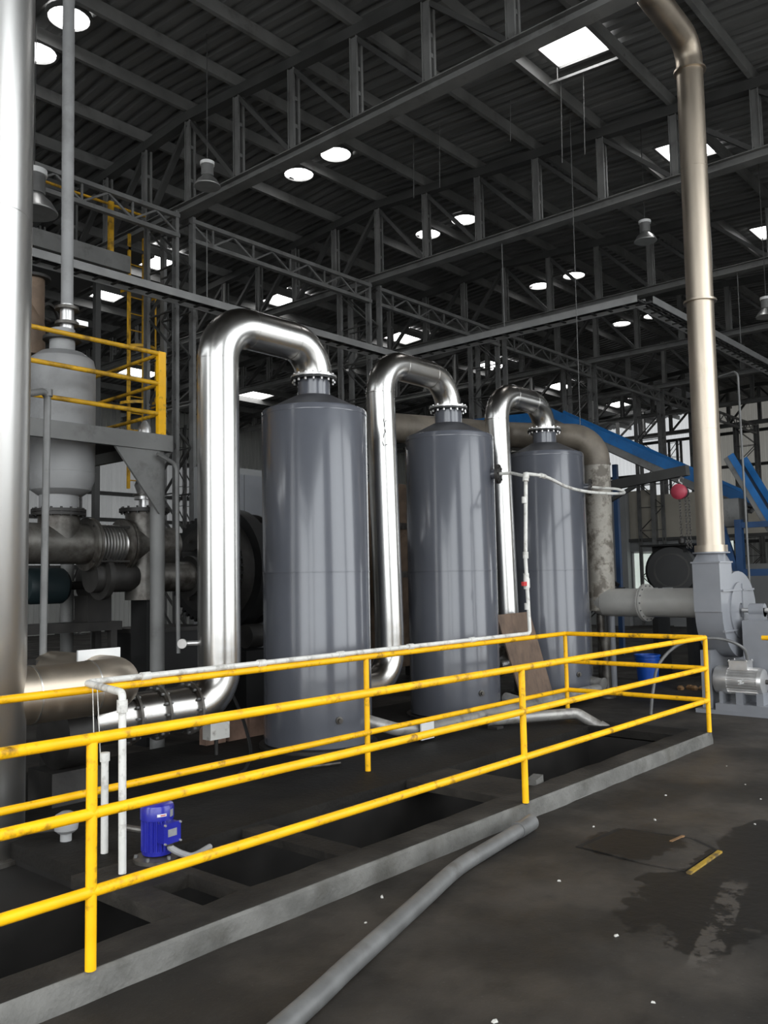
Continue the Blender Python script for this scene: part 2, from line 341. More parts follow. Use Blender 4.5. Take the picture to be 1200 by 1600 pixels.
for k, (a, b) in enumerate([(PX0, 2.56), (3.04, 3.74), (3.93, 5.42), (5.98, 8.46)]):
    MB().box((a, 3.62, -.5), (b, 4.55, -.42)).build('pit_water', M['water'], kind='stuff', cat='water', label=['dark oily water in the pit at the left end of the platform', 'dark water in the small pit right of the blue motor', 'dark water in the long middle pit behind the kerb', 'dark water in the right-hand pit below the drain spout'][k])

# ---------------------------------------------------------------- setting: roof
RIDGE = 11.8
def zroof(y): return 10.0+.06*(y-RIDGE) if y < RIDGE else 10.0-.07*(y-RIDGE)
ceiling = thing('ceiling', (0, 0, 0), 'dark corrugated metal roof on purlins', kind='structure')
def sheet(y0, y1):
    mb = MB(); prof = []
    for k in range(4):
        x = k*.2425; prof += [(x, 0), (x+.115, 0), (x+.135, .07), (x+.222, .07)]
    prof.append((1.02, 0)); vs = []; n = len(prof)
    for y in (y0, y1): vs += [(x, y, zroof(y)+z) for x, z in prof]
    mb.add(vs, [(i, i+1, n+i+1, n+i) for i in range(n-1)]); return mb
s1 = sheet(SOUTH-.3, RIDGE+.05).mesh('roof_sheet', M['roof'], ang=10); s2 = sheet(RIDGE-.05, NORTH+.3).mesh('roof_sheet', M['roof'], ang=10)
nx = int((EAST-WEST)/.97)+1
for i in range(nx):
    for me in (s1, s2):
        o = bpy.data.objects.new('roof_sheet', me); COL.objects.link(o); o.parent = ceiling; o.location = (WEST+i*.97, 0, (i % 2)*.003); ORG[o] = ORG[ceiling]
NODES_N = [11.75-1.29*k for k in range(0, 10)]           # purlin lines towards the near eave
NODES_F = [11.75+1.29*k for k in range(1, 14)]
for y in NODES_N+NODES_F:
    z = zroof(y)-.03
    MB().channel((WEST, y, z-.10), (EAST, y, z-.10), .07, .20, (0, 1, 0), .012).build('purlin', M['grey_steel'], ceiling)
def panel(x, y, sx, sy):
    a, b = zroof(y-sy/2)-.012, zroof(y+sy/2)-.012
    mb = MB(); vs = []
    for dx, yy, z in ((-1, -1, a), (1, -1, a), (1, 1, b), (-1, 1, b)): vs.append((x+dx*sx/2, y+yy*sy/2, z))
    vs += [(p[0], p[1], p[2]+.006) for p in vs]
    return mb.add(vs, [(0, 3, 2, 1), (4, 5, 6, 7), (0, 1, 5, 4), (1, 2, 6, 5), (2, 3, 7, 6), (3, 0, 4, 7)])
wn = 0
def skylight(x, y, sx, sy, lab):
    global wn; wn += 1
    fr = panel(x, y, sx, sy).build('window_%d' % wn, M['sky_panel'], kind='structure', label=lab)
    z = zroof(y)-.05
    k = MB()
    for s in (-1, 1):
        k.bar((x+s*(sx/2+.02), y-sy/2, zroof(y-sy/2)-.03), (x+s*(sx/2+.02), y+sy/2, zroof(y+sy/2)-.03), .03, .05)
        k.bar((x-sx/2, y+s*(sy/2+.02), zroof(y+s*sy/2)-.03), (x+sx/2, y+s*(sy/2+.02), zroof(y+s*sy/2)-.03), .05, .03)
    k.build('skylight_curb', M['mid_steel'], fr)
for i, x in enumerate((11.2, 15.55, 20.7, 25.5)): skylight(x, 5.87, .86, .93, 'white glowing skylight, %s in the near roof row' % ['first', 'second', 'third', 'fourth'][i])
for i, x in enumerate((11.75, 16.12, 21.3, 26.45, 31.4, 36.75)): skylight(x, 17.45, 1.1, 1.1, 'white glowing skylight, %s in the row beyond the ridge' % ['first', 'second', 'third', 'fourth', 'fifth', 'sixth'][i])
for i, x in enumerate((16.62, 21.84)): skylight(x, 25.6, 1.2, 1.2, 'white glowing skylight, %s in the farthest roof row' % ['first', 'second'][i])
for i, (x, y) in enumerate(((12.13, 20.2), (22.05, 20.3))): skylight(x, y, .7, .6, '%s small skylight in the far slope of the roof' % ['left', 'right'][i])
def round_light(x, y, lab):
    global wn; wn += 1
    z = zroof(y)-.02
    o = MB().lathe((x, y, z), (0, 0, 1), [(0, .29), (.008, .29)], 20).build('window_%d' % wn, M['sky_panel'], kind='structure', label=lab)
    MB().ring((x, y, z-.01), (0, 0, 1), .33, .29, .06, 20).build('collar', M['mid_steel'], o)
for i, x in enumerate((6.08, 11.6, 15.8, 20.9, 26.0)):
    w_ = ['first', 'second', 'third', 'fourth', 'fifth'][i]
    round_light(x, 11.18, 'round roof light of the %s ridge pair, near side' % w_); round_light(x+.08, 12.3, 'round roof light of the %s ridge pair, far side' % w_)

# ---------------------------------------------------------------- setting: walls
def wall_with_openings(name, axis, pos, a0, a1, H, openings, lab):
    root = thing(name, (0, 0, 0), lab, kind='structure'); t = .12
    def bx(u0, u1, z0, z1):
        lo, hi = ((u0, pos-t, z0), (u1, pos, z1)) if axis == 'y' else ((pos-t, u0, z0), (pos, u1, z1))
        MB().box(lo, hi).build('wall_panel', M['wall_sheet'], root)
    u = a0
    for (s, e, h) in sorted(openings):
        bx(u, s, 0, H); bx(s, e, h, H); u = e
    bx(u, a1, 0, H)
wall_with_openings('wall_south', 'y', SOUTH, WEST, EAST, 8.85, SOUTH_OPEN, 'unseen near side of the hall behind the camera, piers and gaps shaped for reflections')
wall_with_openings('wall_west', 'x', WEST, SOUTH, NORTH, 8.75, WEST_OPEN, 'unseen grey metal wall at the near end, wide openings sized for the light')
def wall_sheets(root, axis, pos, a0, a1, z0, z1, mats, wd=1.0):
    n = int(round((a1-a0)/wd)); cache = {}
    for i in range(n):
        mt = mats(i, n)
        if mt.name not in cache:
            prof = []
            for k in range(5): prof += [(k*.2, 0), (k*.2+.11, 0), (k*.2+.13, .035), (k*.2+.18, .035)]
            prof.append((1.0, 0)); m_ = len(prof); vs = []
            for z in (z0, z1):
                for u, d in prof: vs.append((u*wd, pos-d, z) if axis == 'y' else (pos-d, u*wd, z))
            cache[mt.name] = MB().add(vs, [(j, j+1, m_+j+1, m_+j) for j in range(m_-1)]).mesh('wall_sheet', mt, ang=10)
        o = bpy.data.objects.new('wall_sheet', cache[mt.name]); COL.objects.link(o); o.parent = root; ORG[o] = ORG[root]
        o.location = (a0+i*wd, 0, 0) if axis == 'y' else (0, a0+i*wd, 0)
wN = thing('wall_north', (0, 0, 0), 'far corrugated side wall with pale glowing sheets behind the vessel', kind='structure')
wall_sheets(wN, 'y', NORTH, WEST, EAST, 0, 2.4, lambda i, n: M['wall_sheet'])
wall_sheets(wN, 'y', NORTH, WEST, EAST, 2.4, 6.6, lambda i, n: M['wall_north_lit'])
wall_sheets(wN, 'y', NORTH, WEST, EAST, 6.6, 8.85, lambda i, n: M['wall_sheet'])
for z in (2.4, 4.2, 5.2, 6.6): MB().box((WEST, NORTH-.18, z-.07), (EAST, NORTH-.05, z+.07)).build('girt', M['dark_steel'], wN)
wE = thing('wall_east', (0, 0, 0), 'far corrugated end wall with a bright translucent band up high', kind='structure')
wall_sheets(wE, 'x', EAST, SOUTH, NORTH+.5, 0, 5.2, lambda i, n: M['wall_sheet'])
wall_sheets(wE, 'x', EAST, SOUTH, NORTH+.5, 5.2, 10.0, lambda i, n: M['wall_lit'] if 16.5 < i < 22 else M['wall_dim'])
for z in (1.2, 3.2, 5.2, 6.8, 8.4): MB().box((EAST-.18, SOUTH, z-.07), (EAST-.05, NORTH, z+.07)).build('girt', M['dark_steel'], wE)

# ---------------------------------------------------------------- roof trusses
LC = 8.0; TX = [8.62+4.85*k for k in range(7)]
ORD = ['first (nearest)', 'second', 'third', 'fourth', 'fifth', 'sixth', 'seventh (farthest)']
def truss(x, lab):
    root = thing('roof_truss', (x, RIDGE, LC), lab, 'truss', 'roof trusses across the hall')
    st = M['grey_steel']; dk = M['dark_steel']
    for y0, y1 in ((SOUTH+.02, RIDGE), (RIDGE, NORTH-.2)):
        mb = MB(); mb.box((x-.11, y0, LC), (x+.11, y1, LC+.02)); mb.box((x-.012, y0, LC+.02), (x+.012, y1, LC+.15)); mb.box((x-.09, y0, LC+.15), (x+.09, y1, LC+.165))
        mb.build('bottom_chord', st, root)
        mb = MB(); mb.bar((x, y0, zroof(y0)-.33), (x, y1, zroof(y1)-.33), .16, .16, (1, 0, 0)); mb.build('top_chord', dk, root)
    nodes = NODES_N+NODES_F
    for y in nodes:
        zt = zroof(y)-.25-.16
        mb = MB()
        for s in (-1, 1): mb.channel((x+s*.03, y, LC+.165), (x+s*.03, y, zt), .04, .13, (s, 0, 0), .012)
        mb.box((x-.03, y-.05, LC+.5), (x+.03, y+.05, LC+.56)); mb.box((x-.03, y-.05, zt-.5), (x+.03, y+.05, zt-.44))
        mb.build('post', st, root)
    seq = sorted(nodes)
    for a, b in zip(seq[:-1], seq[1:]):
        # each brace falls from a post head towards the foot of the next post out from the ridge
        (yt, yb) = (b, a) if b <= RIDGE+.1 else (a, b)
        mb = MB(); o = .06 if yt < yb else -.06
        mb.bar((x, yt+o, zroof(yt)-.46), (x, yb-o, LC+.18), .10, .07, (1, 0, 0)); mb.build('diagonal', dk, root)
for k, x in enumerate(TX): truss(x, '%s grey steel roof truss counted from the camera' % ORD[k])

# lattice columns under the ridge and X-girder between them
def lattice_column(x, y, h, lab, gx=.14, gy=.42, group='lattice columns under the ridge', top=None):
    root = thing('lattice_column', (x, y, 0), lab, 'column', group)
    for sx in (-1, 1):
        for sy in (-1, 1):
            MB().channel((x+sx*gx, y+sy*gy, 0), (x+sx*gx, y+sy*gy, h), .06, .12, (sx, 0, 0), .012).build('chord', M['mid_steel'], root)
    lc = MB(); n = int(h/.75)
    for i in range(n):
        z0 = .1+i*(h-.2)/n; z1 = .1+(i+1)*(h-.2)/n; f = 1 if i % 2 else -1
        for sx in (-1, 1): lc.bar((x+sx*gx, y-f*gy, z0), (x+sx*gx, y+f*gy, z1), .05, .02); lc.bar((x+sx*gx, y-gy, z1), (x+sx*gx, y+gy, z1), .04, .02)
    lc.build('lacing', M['dark_steel'], root, kind='stuff')
    MB().box((x-.3, y-.55, 0), (x+.3, y+.55, .03)).build('base_plate', M['dark_steel'], root)
    return root
for k, x in enumerate(TX): lattice_column(x, 12.35, LC-.002, 'grey lattice column under the ridge end of the %s roof truss' % ORD[k])
def girder(x0, x1, y, z0, z1, lab):
    root = thing('lattice_girder', (x0, y, z0), lab, 'girder', 'lattice girders along the ridge')
    for z in (z0, z1): MB().bar((x0, y, z), (x1, y, z), .09, .07).build('chord', M['mid_steel'], root)
    mb = MB(); n = int((x1-x0)/.42)
    for i in range(n):
        a = x0+i*(x1-x0)/n; b = x0+(i+1)*(x1-x0)/n
        za, zb = (z0+.03, z1-.03) if i % 2 else (z1-.03, z0+.03)
        mb.bar((a, y, za), (b, y, zb), .03, .03)
        if i % 2: mb.bar((a, y, z0+.03), (a, y, z1-.03), .03, .03)
    mb.build('lacing', M['mid_steel'], root, kind='stuff')
girder(3.6, TX[0]-.13, 11.90, 7.58, 7.92, 'lattice girder running left from the nearest ridge column')
for k in range(6): girder(TX[k]+.13, TX[k+1]-.13, 11.90, 7.58, 7.92, 'lattice girder between the %s and %s ridge columns' % (['first', 'second', 'third', 'fourth', 'fifth', 'sixth'][k], ['second', 'third', 'fourth', 'fifth', 'sixth', 'seventh'][k]))
for k, y in enumerate((1.5, 8.0, 17.0, 23.0)): lattice_column(41.2, y, 8.3, 'lattice column on the far end wall, %s from the right' % ['first', 'second', 'third', 'fourth'][k], gx=.2, gy=.3, group='lattice columns along the end wall')
for k, (x, y) in enumerate(((16, 28.9), (20.9, 28.9), (25.8, 28.9), (30.6, 28.9))): lattice_column(x, y, 8.1, 'lattice column on the far side wall, %s from the left' % ['first', 'second', 'third', 'fourth'][k], gx=.15, gy=.3, group='lattice columns along the side wall')

# ---------------------------------------------------------------- three tanks
TY = 6.2; TANKS = [6.06, 8.32, 10.56]; TR = .53; TZ = .15
def flange_pair(root, o, d, ro, ri, n, mat, gap=.012):
    MB().ring(Vector(o)-Vector(d)*(gap/2+.009), d, ro, ri, .018, 32).build('flange', mat, root)
for k, cx in enumerate(TANKS):
    lab = ['large grey cylindrical tank nearest the camera, first of three', 'grey cylindrical tank in the middle of the three with a hose flange on its right', 'grey cylindrical tank farthest right of the three, beside the mottled pipe'][k]
    root = thing('scrubber_tank', (cx, TY, TZ), lab, 'tank', 'grey tanks in a row')
    sh = MB().lathe((cx, TY, TZ), (0, 0, 1), [(0, TR-.02), (.015, TR), (3.24-TZ+.155, TR), (3.26-TZ+.155, TR-.012)], 64).build('shell', M['tank'], root)
    MB().ring((cx, TY, 1.80), (0, 0, 1), TR+.004, TR-.01, .012, 64).build('weld_seam', M['tank'], sh)
    MB().ring((cx, TY, 3.36), (0, 0, 1), TR+.003, TR-.01, .008, 64).build('weld_seam', M['tank'], sh)
    MB().lathe((cx, TY, 3.41), (0, 0, 1), [(0, TR-.014), (.16, .20), (.165, .168)], 48).build('cone_top', M['tank_soot'], root)
    MB().lathe((cx, TY, 3.565), (0, 0, 1), [(0, .165), (.175, .165)], 32).build('neck', M['tank'], root)
    MB().ring((cx, TY, 3.745), (0, 0, 1), .232, .14, .018, 40).build('flange', M['black'], root)
    MB().bolts((cx, TY, 3.755), (0, 0, 1), .208, 16, .013, .085).build('bolt_ring', M['silver'], root, kind='stuff')
    # small blind plug low on the front
    a = math.radians([247, 250, 250][k]); dv = Vector((math.cos(a), math.sin(a), 0)); p = Vector((cx, TY, .42))+dv*(TR-.01)
    pg = MB().lathe(p, dv, [(0, .035), (.025, .035), (.026, .02), (.05, .02)], 12); pg.build('drain_plug', M['castdirty'], root)
    MB().lathe((cx, TY, .12), (0, 0, 1), [(0, TR+.05), (.03, TR+.05), (.031, TR-.02)], 48).build('base_ring', M['iron'], root)
# hose flanges on tanks 2 and 3
for cx, az in ((TANKS[1], -78), (TANKS[2], -74)):
    pass

# ---------------------------------------------------------------- gooseneck pipes
def gooseneck(xr, xt, r, bottom, lab, skew=0.0):
    """riser at xr, over the arch, down onto the tank flange at xt"""
    zt = 4.28-r
    root = thing('gooseneck_pipe', (xr, TY, 0), lab, 'pipe', 'shiny gooseneck pipes over the tanks')
    R1 = .36; R2 = .36
    if xt-xr-R1-R2 < .05: R1 = R2 = (xt-xr)/2-.03
    low = bottom
    arch = fillet([(xr+skew, TY, 1.2), (xr, TY, zt), (xt, TY, zt), (xt, TY, 3.775)], [R1, min(R2, zt-3.7755)], 12)
    MB().tube(low[:-1]+arch, r, 40).build('pipe', M['steel'], root)
    sm = MB()
    for p, d in (((xr, TY, zt-R1), (0, 0, 1)), ((xr+R1+.0, TY, zt), (1, 0, 0)), ((xt-min(R2, zt-3.7755), TY, zt), (1, 0, 0))): MB().ring(p, d, r+.003, r-.01, .006, 40).build('weld_seam', M['steel'], root)
    MB().ring((xt, TY, 3.770), (0, 0, 1), .232, r-.02, .020, 40).build('flange', M['silver'], root)
    return root
R1p = .188
low1 = fillet([(3.56, TY, .66), (4.85, TY, .66), (4.85, TY, 1.2)], .34, 12)
g1 = gooseneck(4.85, TANKS[0], R1p, low1, 'leftmost and largest shiny steel gooseneck pipe, arching onto the nearest grey tank')
for x, ro in ((3.93, .225), (4.20, .225), (4.515, .225)):
    MB().ring((x, TY, .66), (1, 0, 0), ro, R1p-.01, .022, 36).build('flange', M['castdirty'], g1)
    MB().bolts((x, TY, .66), (1, 0, 0), ro-.022, 14, .011, .07).build('bolt_ring', M['mid_steel'], g1, kind='stuff')
a = (4.85-R1p*.9, TY-.06, 1.30)
sp = MB().cyl((4.71, 6.31, 1.19), (4.60, 6.39, 1.19), .022, 12).build('sampling_spigot', M['silver'], g1)
MB().cyl((4.60, 6.39, 1.19), (4.575, 6.37, 1.19), .042, 14).build('spigot_cap', M['silver'], sp)
low2 = fillet([(6.52, TY-.02, .62), (7.15, TY, .62), (7.15, TY, 1.2)], .34, 12)
g2 = gooseneck(7.07, TANKS[1], .158, low2, 'shiny steel gooseneck pipe standing between the first and second grey tanks', .08)
low3 = fillet([(8.78, TY-.02, .62), (9.46, TY, .62), (9.46, TY, 1.2)], .34, 12)
g3 = gooseneck(9.36, TANKS[2], .158, low3, 'shiny steel gooseneck pipe standing between the second and third grey tanks', .10)
# scribbled marks on the middle riser
ik = MB()
for (dz, du, L_, tl) in ((0, 0, .06, .3), (.05, .02, .04, -.4), (.12, .01, .05, 0), (.16, .03, .035, 1.2), (.165, .0, .03, .2), (-.09, -.01, .06, -.6), (-.1, .03, .04, 1.3)):
    aa = math.radians(233)+du*6; c = Vector((7.075+.159*math.cos(aa), TY+.159*math.sin(aa), 3.27+dz)); tv = Vector((-math.sin(aa), math.cos(aa), 0))
    q = Vector((0, 0, 1))*math.cos(tl)*L_/2+tv*math.sin(tl)*L_/2*.6
    ik.bar(c-q, c+q, .007, .004, tv)
ik.build('ink_mark', M['ink'], g2)

# ---------------------------------------------------------------- big bright duct at the left edge, with its stub and bend
DX, DY, DR = 2.50, 5.74, .325
d0 = thing('vertical_duct', (DX, DY, 0), 'huge bright galvanised vertical duct at the left edge of the photo', 'duct')
MB().lathe((DX, DY, 0), (0, 0, 1), [(0, DR-.01), (.02, DR), (8.9, DR)], 64).build('pipe', M['galv'], d0)
sm = MB()
for z in (4.2, 6.6): MB().ring((DX, DY, z), (0, 0, 1), DR+.002, DR-.01, .006, 64).build('weld_seam', M['galv'], d0)
MB().lathe((DX, DY, -.0), (0, 0, 1), [(0, DR+.06), (.025, DR+.06), (.026, DR-.05)], 40).build('base_ring', M['castdirty'], d0)
st = fillet([(DX+.1, DY-.04, .985), (3.62, DY-.04, .985), (3.62, DY+1.1, .985)], .30, 12)
stub = MB().tube(st, .195, 36).build('branch_pipe', M['stack'], d0)
for x in (DX+.36, 3.3): MB().ring((x, DY-.04, .985), (1, 0, 0), .2, .18, .010, 36).build('weld_seam', M['galv'], stub)
MB().box((3.44, DY+.36, .93), (3.80, DY+.38, 1.225)).build('square_plate', M['white'], stub)

# ---------------------------------------------------------------- yellow safety railing round the pits
RZ = [1.065, .755, .435]
YF, YB, XL, XR = 3.40, 5.0, -1.6, 8.82
rail = thing('safety_railing', (XL, YF, .12), 'yellow pipe safety railing with three rails around the pits', 'railing')
for k, z in enumerate(RZ):
    rr = .0245
    MB().tube([(XL, YF, z), (XR, YF, z)], rr, 12).build('rail', M['yellow'], rail)
    MB().tube([(XR, YF+.022, z), (XR, YB-.022, z)], rr, 12).build('rail', M['yellow'], rail)
    MB().tube([(XL, YB, z), (XR, YB, z)], rr, 12).build('rail', M['yellow'], rail)
for x, y in ((-1.45, YF), (1.985, YF), (5.36, YF), (XR, YF), (XR, YB), (5.46, YB), (2.1, YB)):
    ZB = .12 if x > 2.62 or y < 4 else 0
    MB().tube([(x, y, ZB), (x, y, RZ[0]-.015)], .0235, 14).build('post', M['yellow'], rail)

# ---------------------------------------------------------------- PVC water line lying on the back rail, with riser and hose
YP = YB-.002; ZP = RZ[0]+.0245+.021
pv = thing('white_water_pipe', (2.95, YP, .12), 'dirty white plastic water pipe lying along the back rail and rising to the tanks', 'pipe')
run = fillet([(2.90, YP, ZP), (8.07, YP, ZP), (8.045, YP+.01, 1.9), (8.09, YP, 2.80)], .04, 5)
MB().tube(run, .0205, 12).build('pipe', M['pvc'], pv)
for x in (3.30, 4.30, 5.15, 6.05, 7.0): MB().cyl((x-.035, YP, ZP), (x+.035, YP, ZP), .0275, 12).build('coupling', M['pvc'], pv)
for z in (1.40, 1.62, 1.72, 1.95, 2.55): MB().cyl((8.045+.02*max(0, z-1.9), YP+.008, z-.035), (8.045+.02*max(0, z-1.9), YP+.008, z+.035), .030, 12).build('coupling', M['pvc'], pv)
MB().cyl((8.045, YP+.005, 1.60), (8.045, YP+.005, 1.70), .034, 12).build('ball_valve', M['pvc'], pv)
MB().box((7.955, YP-.015, 1.62), (8.02, YP+.015, 1.665)).build('valve_handle', M['red'], pv)
MB().cyl((8.08, YP, 2.755), (8.10, YP, 2.845), .034, 12).build('tee', M['pvc'], pv)
# feeds to the side flanges
for cx, az, nm in ((TANKS[1], -72, 'left'), (TANKS[2], -66, 'right')):
    dv = Vector((math.cos(math.radians(az)), math.sin(math.radians(az)), 0)); c = Vector((cx, TY, 2.93))
    rt_ = [o for o in COL.objects if o.name.startswith('scrubber_tank') and abs(ORG[o].x-cx) < .01][0]
    MB().cyl(c+dv*(TR-.03), c+dv*(TR+.05), .06, 16).build('side_nozzle', M['tank'], rt_)
    MB().cyl(c+dv*(TR+.05), c+dv*(TR+.085), .115, 20).build('side_flange', M['iron'], rt_)
    MB().bolts(c+dv*(TR+.075), dv, .09, 8, .011, .05).build('bolt_ring', M['chain'], rt_, kind='stuff')
dv2 = Vector((math.cos(math.radians(-72)), math.sin(math.radians(-72)), 0)); f2 = Vector((TANKS[1], TY, 2.93))+dv2*(TR+.086)
dv3 = Vector((math.cos(math.radians(-66)), math.sin(math.radians(-66)), 0)); f3 = Vector((TANKS[2], TY, 2.93))+dv3*(TR+.086)
MB().tube(fillet([f2, f2+dv2*.14, (8.30, YP+.1, 2.83), (8.09, YP, 2.82)], .06, 4), .019, 10).build('feed_pipe', M['pvc'], pv)
def spline(pts, n=8):
    P = [Vector(p) for p in pts]; P = [P[0]*2-P[1]]+P+[P[-1]*2-P[-2]]; out = []
    for i in range(1, len(P)-2):
        a, b, c, d = P[i-1:i+3]
        for k in range(n):
            t = k/n; out.append(.5*((2*b)+(c-a)*t+(2*a-5*b+4*c-d)*t*t+(3*b-a-3*c+d)*t**3))
    out.append(P[-2]); return out
MB().tube(spline([(8.10, YP, 2.84), (8.55, 5.02, 2.84), (9.15, 5.08, 2.77), (9.8, 5.12, 2.755), (10.6, 5.16, 2.79), (10.92, 5.21, 2.83), (10.92, 5.30, 2.88), (10.86, 5.5, 2.91), f3]), .019, 10).build('hose', M['pvc'], pv)
MB().tube([(8.40, YP+.005, 2.845), (8.52, 5.015, 2.842)], .027, 10).build('hose_clip', M['pvc'], pv)
# two white drops at the left end, down into the pit beside the blue motor
dp = thing('white_drop_pipe', (2.73, 4.36, .12), 'dirty white plastic pipe dropping from the rail end, right of the pair', 'pipe', )
MB().tube(fillet([(2.86, YP-.045, ZP), (2.73, 4.36, ZP), (2.735, 4.36, .122)], .03, 5), .022, 12).build('pipe', M['pvc'], dp)
MB().cyl((2.73, 4.36, 1.0), (2.73, 4.36, 1.07), .030, 12).build('elbow_socket', M['pvc'], dp)
dq = thing('white_drop_pipe', (2.87, 4.77, .12), 'shorter white plastic pipe standing upright, left of the pair', 'pipe')
MB().tube([(2.87, 4.77, .122), (2.87, 4.77, .70)], .022, 12).build('pipe', M['pvc'], dq)
MB().cyl((2.87, 4.77, .66), (2.87, 4.77, .71), .029, 12).build('socket', M['pvc'], dq)
tw = MB()
for dx in (0, .03): tw.tube([(2.90+dx, YP-.03, ZP+.02), (2.90+dx*1.4, YP-.06, .62)], .003, 6)
tw.build('tie_wire', M['pvc'], pv)

# ---------------------------------------------------------------- motors
def motor(root, X, L, R, body, box_side, plate, fins=22):
    # along local +z: drive end at 0, fan cover at L
    mb = MB(X); seg = fins*4; prof = []
    vs = []; fs = []
    for z in (.10*L, .72*L):
        for k in range(seg):
            a = 2*PI*k/seg; r = R*(1.0 if k % 4 < 2 else .90); vs.append((r*math.cos(a), r*math.sin(a), z))
    for k in range(seg): fs.append((k, (k+1) % seg, seg+(k+1) % seg, seg+k))
    fs += [tuple(reversed(range(seg))), tuple(range(seg, 2*seg))]
    mb.add(vs, fs); mb.build('finned_body', body, root)
    MB(X).lathe((0, 0, 0), (0, 0, 1), [(0, R*.55), (.03*L, R*.92), (.10*L, R*.98), (.115*L, R*.98)], 32).build('end_bell', body, root)
    fc = MB(X).lathe((0, 0, .70*L), (0, 0, 1), [(0, R*1.05), (.22*L, R*1.05), (.27*L, R*.98), (.295*L, R*.80), (.30*L, R*.30)], 32).build('fan_cover', body, root)
    a = box_side; c, s_ = math.cos(a), math.sin(a)
    bx = MB(X @ Matrix.Rotation(a, 4, 'Z')); h = R*.62
    bx.box((R*.82, -h, .30*L), (R*1.42, h, .66*L)); tb = bx.build('terminal_box', body, root)
    b2 = MB(X @ Matrix.Rotation(a, 4, 'Z')); b2.box((R*1.42, -h*1.06, .285*L), (R*1.50, h*1.06, .675*L)); b2.build('box_lid', body, tb)
    b3 = MB(X @ Matrix.Rotation(a, 4, 'Z'))
    for y in (-1, 1):
        for z in (.305, .655): b3.lathe((R*1.49, y*h*.95, z*L), (1, 0, 0), [(0, .007), (.012, .006)], 8)
    b3.build('lid_screw', M['silver'], tb)
    if plate:
        b4 = MB(X @ Matrix.Rotation(a, 4, 'Z')); b4.box((R*1.495, -h*.55, .42*L), (R*1.515, h*.55, .56*L)); b4.build('nameplate', M['nameplate'], tb)
    return fc
# blue vertical motor
BX, BY, BZ = 3.0, 4.42, .12
bm_ = thing('blue_motor', (BX, BY, BZ), 'bright blue vertical electric motor standing beside the pit', 'motor')
X = Matrix.Translation((BX, BY, BZ+.03)) @ Matrix.Rotation(math.radians(232), 4, 'Z')
fc = motor(bm_, X, .295, .092, M['blue_motor'], math.radians(42), True)
def on_cyl(mb, X, R, a0, a1, z0, z1, n=6, t=.002):
    vs = [((R+e)*math.cos(a0+(a1-a0)*k/n), (R+e)*math.sin(a0+(a1-a0)*k/n), z) for e in (0, t) for z in (z0, z1) for k in range(n+1)]
    q = n+1; fs = []
    for k in range(n):
        fs += [(2*q+k, 2*q+k+1, 3*q+k+1, 3*q+k), (k, q+k, q+k+1, k+1), (q+k, 3*q+k, 3*q+k+1, q+k+1), (k, k+1, 2*q+k+1, 2*q+k)]
    fs += [(0, 2*q, 3*q, q), (n, q+n, 3*q+n, 2*q+n)]
    o = mb.X; mb.X = X; mb.add(vs, fs); mb.X = o; return mb
st_ = on_cyl(MB(), X, .0966, math.radians(4), math.radians(36), .232, .247).build('maker_sticker', M['white'], fc)
on_cyl(MB(), X, .0990, math.radians(15), math.radians(32), .237, .242).build('red_lettering', M['red'], st_)
on_cyl(MB(), X, .0966, math.radians(52), math.radians(70), .222, .262).build('rating_label', M['nameplate'], fc)
MB(X).lathe((0, 0, .2935), (0, 0, 1), [(0, .03), (.004, .028)], 16).build('cap_label', M['nameplate'], fc)
MB().lathe((BX, BY, BZ), (0, 0, 1), [(0, .135), (.02, .135), (.03, .10)], 24).build('mounting_flange', M['castdirty'], bm_)
MB().bolts((BX, BY, BZ+.025), (0, 0, 1), .118, 6, .011, .03).build('bolt_ring', M['mid_steel'], bm_, kind='stuff')
xb = X @ Matrix.Rotation(math.radians(42), 4, 'Z'); p0 = xb @ Vector((.112, 0, .095)); p1 = xb @ Vector((.112, 0, .068))
g_ = MB().cyl(p0, p1, .021, 12).build('cable_gland', M['castdirty'], bm_)
MB().tube(spline([p1, p1+Vector((.01, -.01, -.02)), p1+Vector((.06, -.04, -.055)), Vector((p1.x+.13, p1.y-.05, BZ+.018)), Vector((p1.x+.30, p1.y+.02, BZ+.014))]), .019, 10).build('cable', M['vessel'], bm_)
MB().tube([(BX-.05, BY+.06, .285), (BX-.10, BY+.17, .295), (BX-.11, BY+.20, .31)], .018, 10).build('side_pipe', M['castdirty'], bm_)

# ---------------------------------------------------------------- drain pipes at the tanks' feet
dr = thing('drain_pipe', (7.2, 5.5, .12), 'dull silver drain pipe running low along the front of the tanks', 'pipe')
dpth = fillet([(6.25, 5.72, .36), (6.42, 5.50, .28), (6.8, 5.47, .235), (9.3, 5.47, .235), (10.5, 5.50, .235)], .06, 5)
MB().tube(dpth, .062, 20).build('pipe', M['drain'], dr)
MB().lathe((6.24, 5.735, .365), (.6, -.75, -.25), [(0, .085), (.015, .085), (.016, .06)], 20).build('nozzle_ring', M['mid_steel'], dr)
MB().lathe((8.68, 5.74, .30), (-.1, -1, -.15), [(0, .07), (.2, .07), (.25, .09)], 16).build('tank_branch', M['drain'], dr)
MB().lathe((10.72, 5.71, .30), (-.1, -1, -.15), [(0, .07), (.15, .07), (.2, .09)], 16).build('tank_branch', M['drain'], dr)
MB().box((6.66, 5.385, .15), (6.86, 5.40, .35)).build('white_plate', M['white'], dr)
sp2 = thing('drain_spout', (8.3, 5.0, .12), 'stubby grey spout pipe discharging into the right-hand pit', 'pipe')
MB().tube(fillet([(7.75, 5.36, .20), (8.52, 4.72, .235), (8.62, 4.42, .06)], .12, 6), .058, 18).build('pipe', M['drain'], sp2)
MB().lathe((8.595, 4.50, .105), (.1, -.3, -.18), [(0, .07), (.09, .07)], 18).build('collar', M['drain'], sp2)
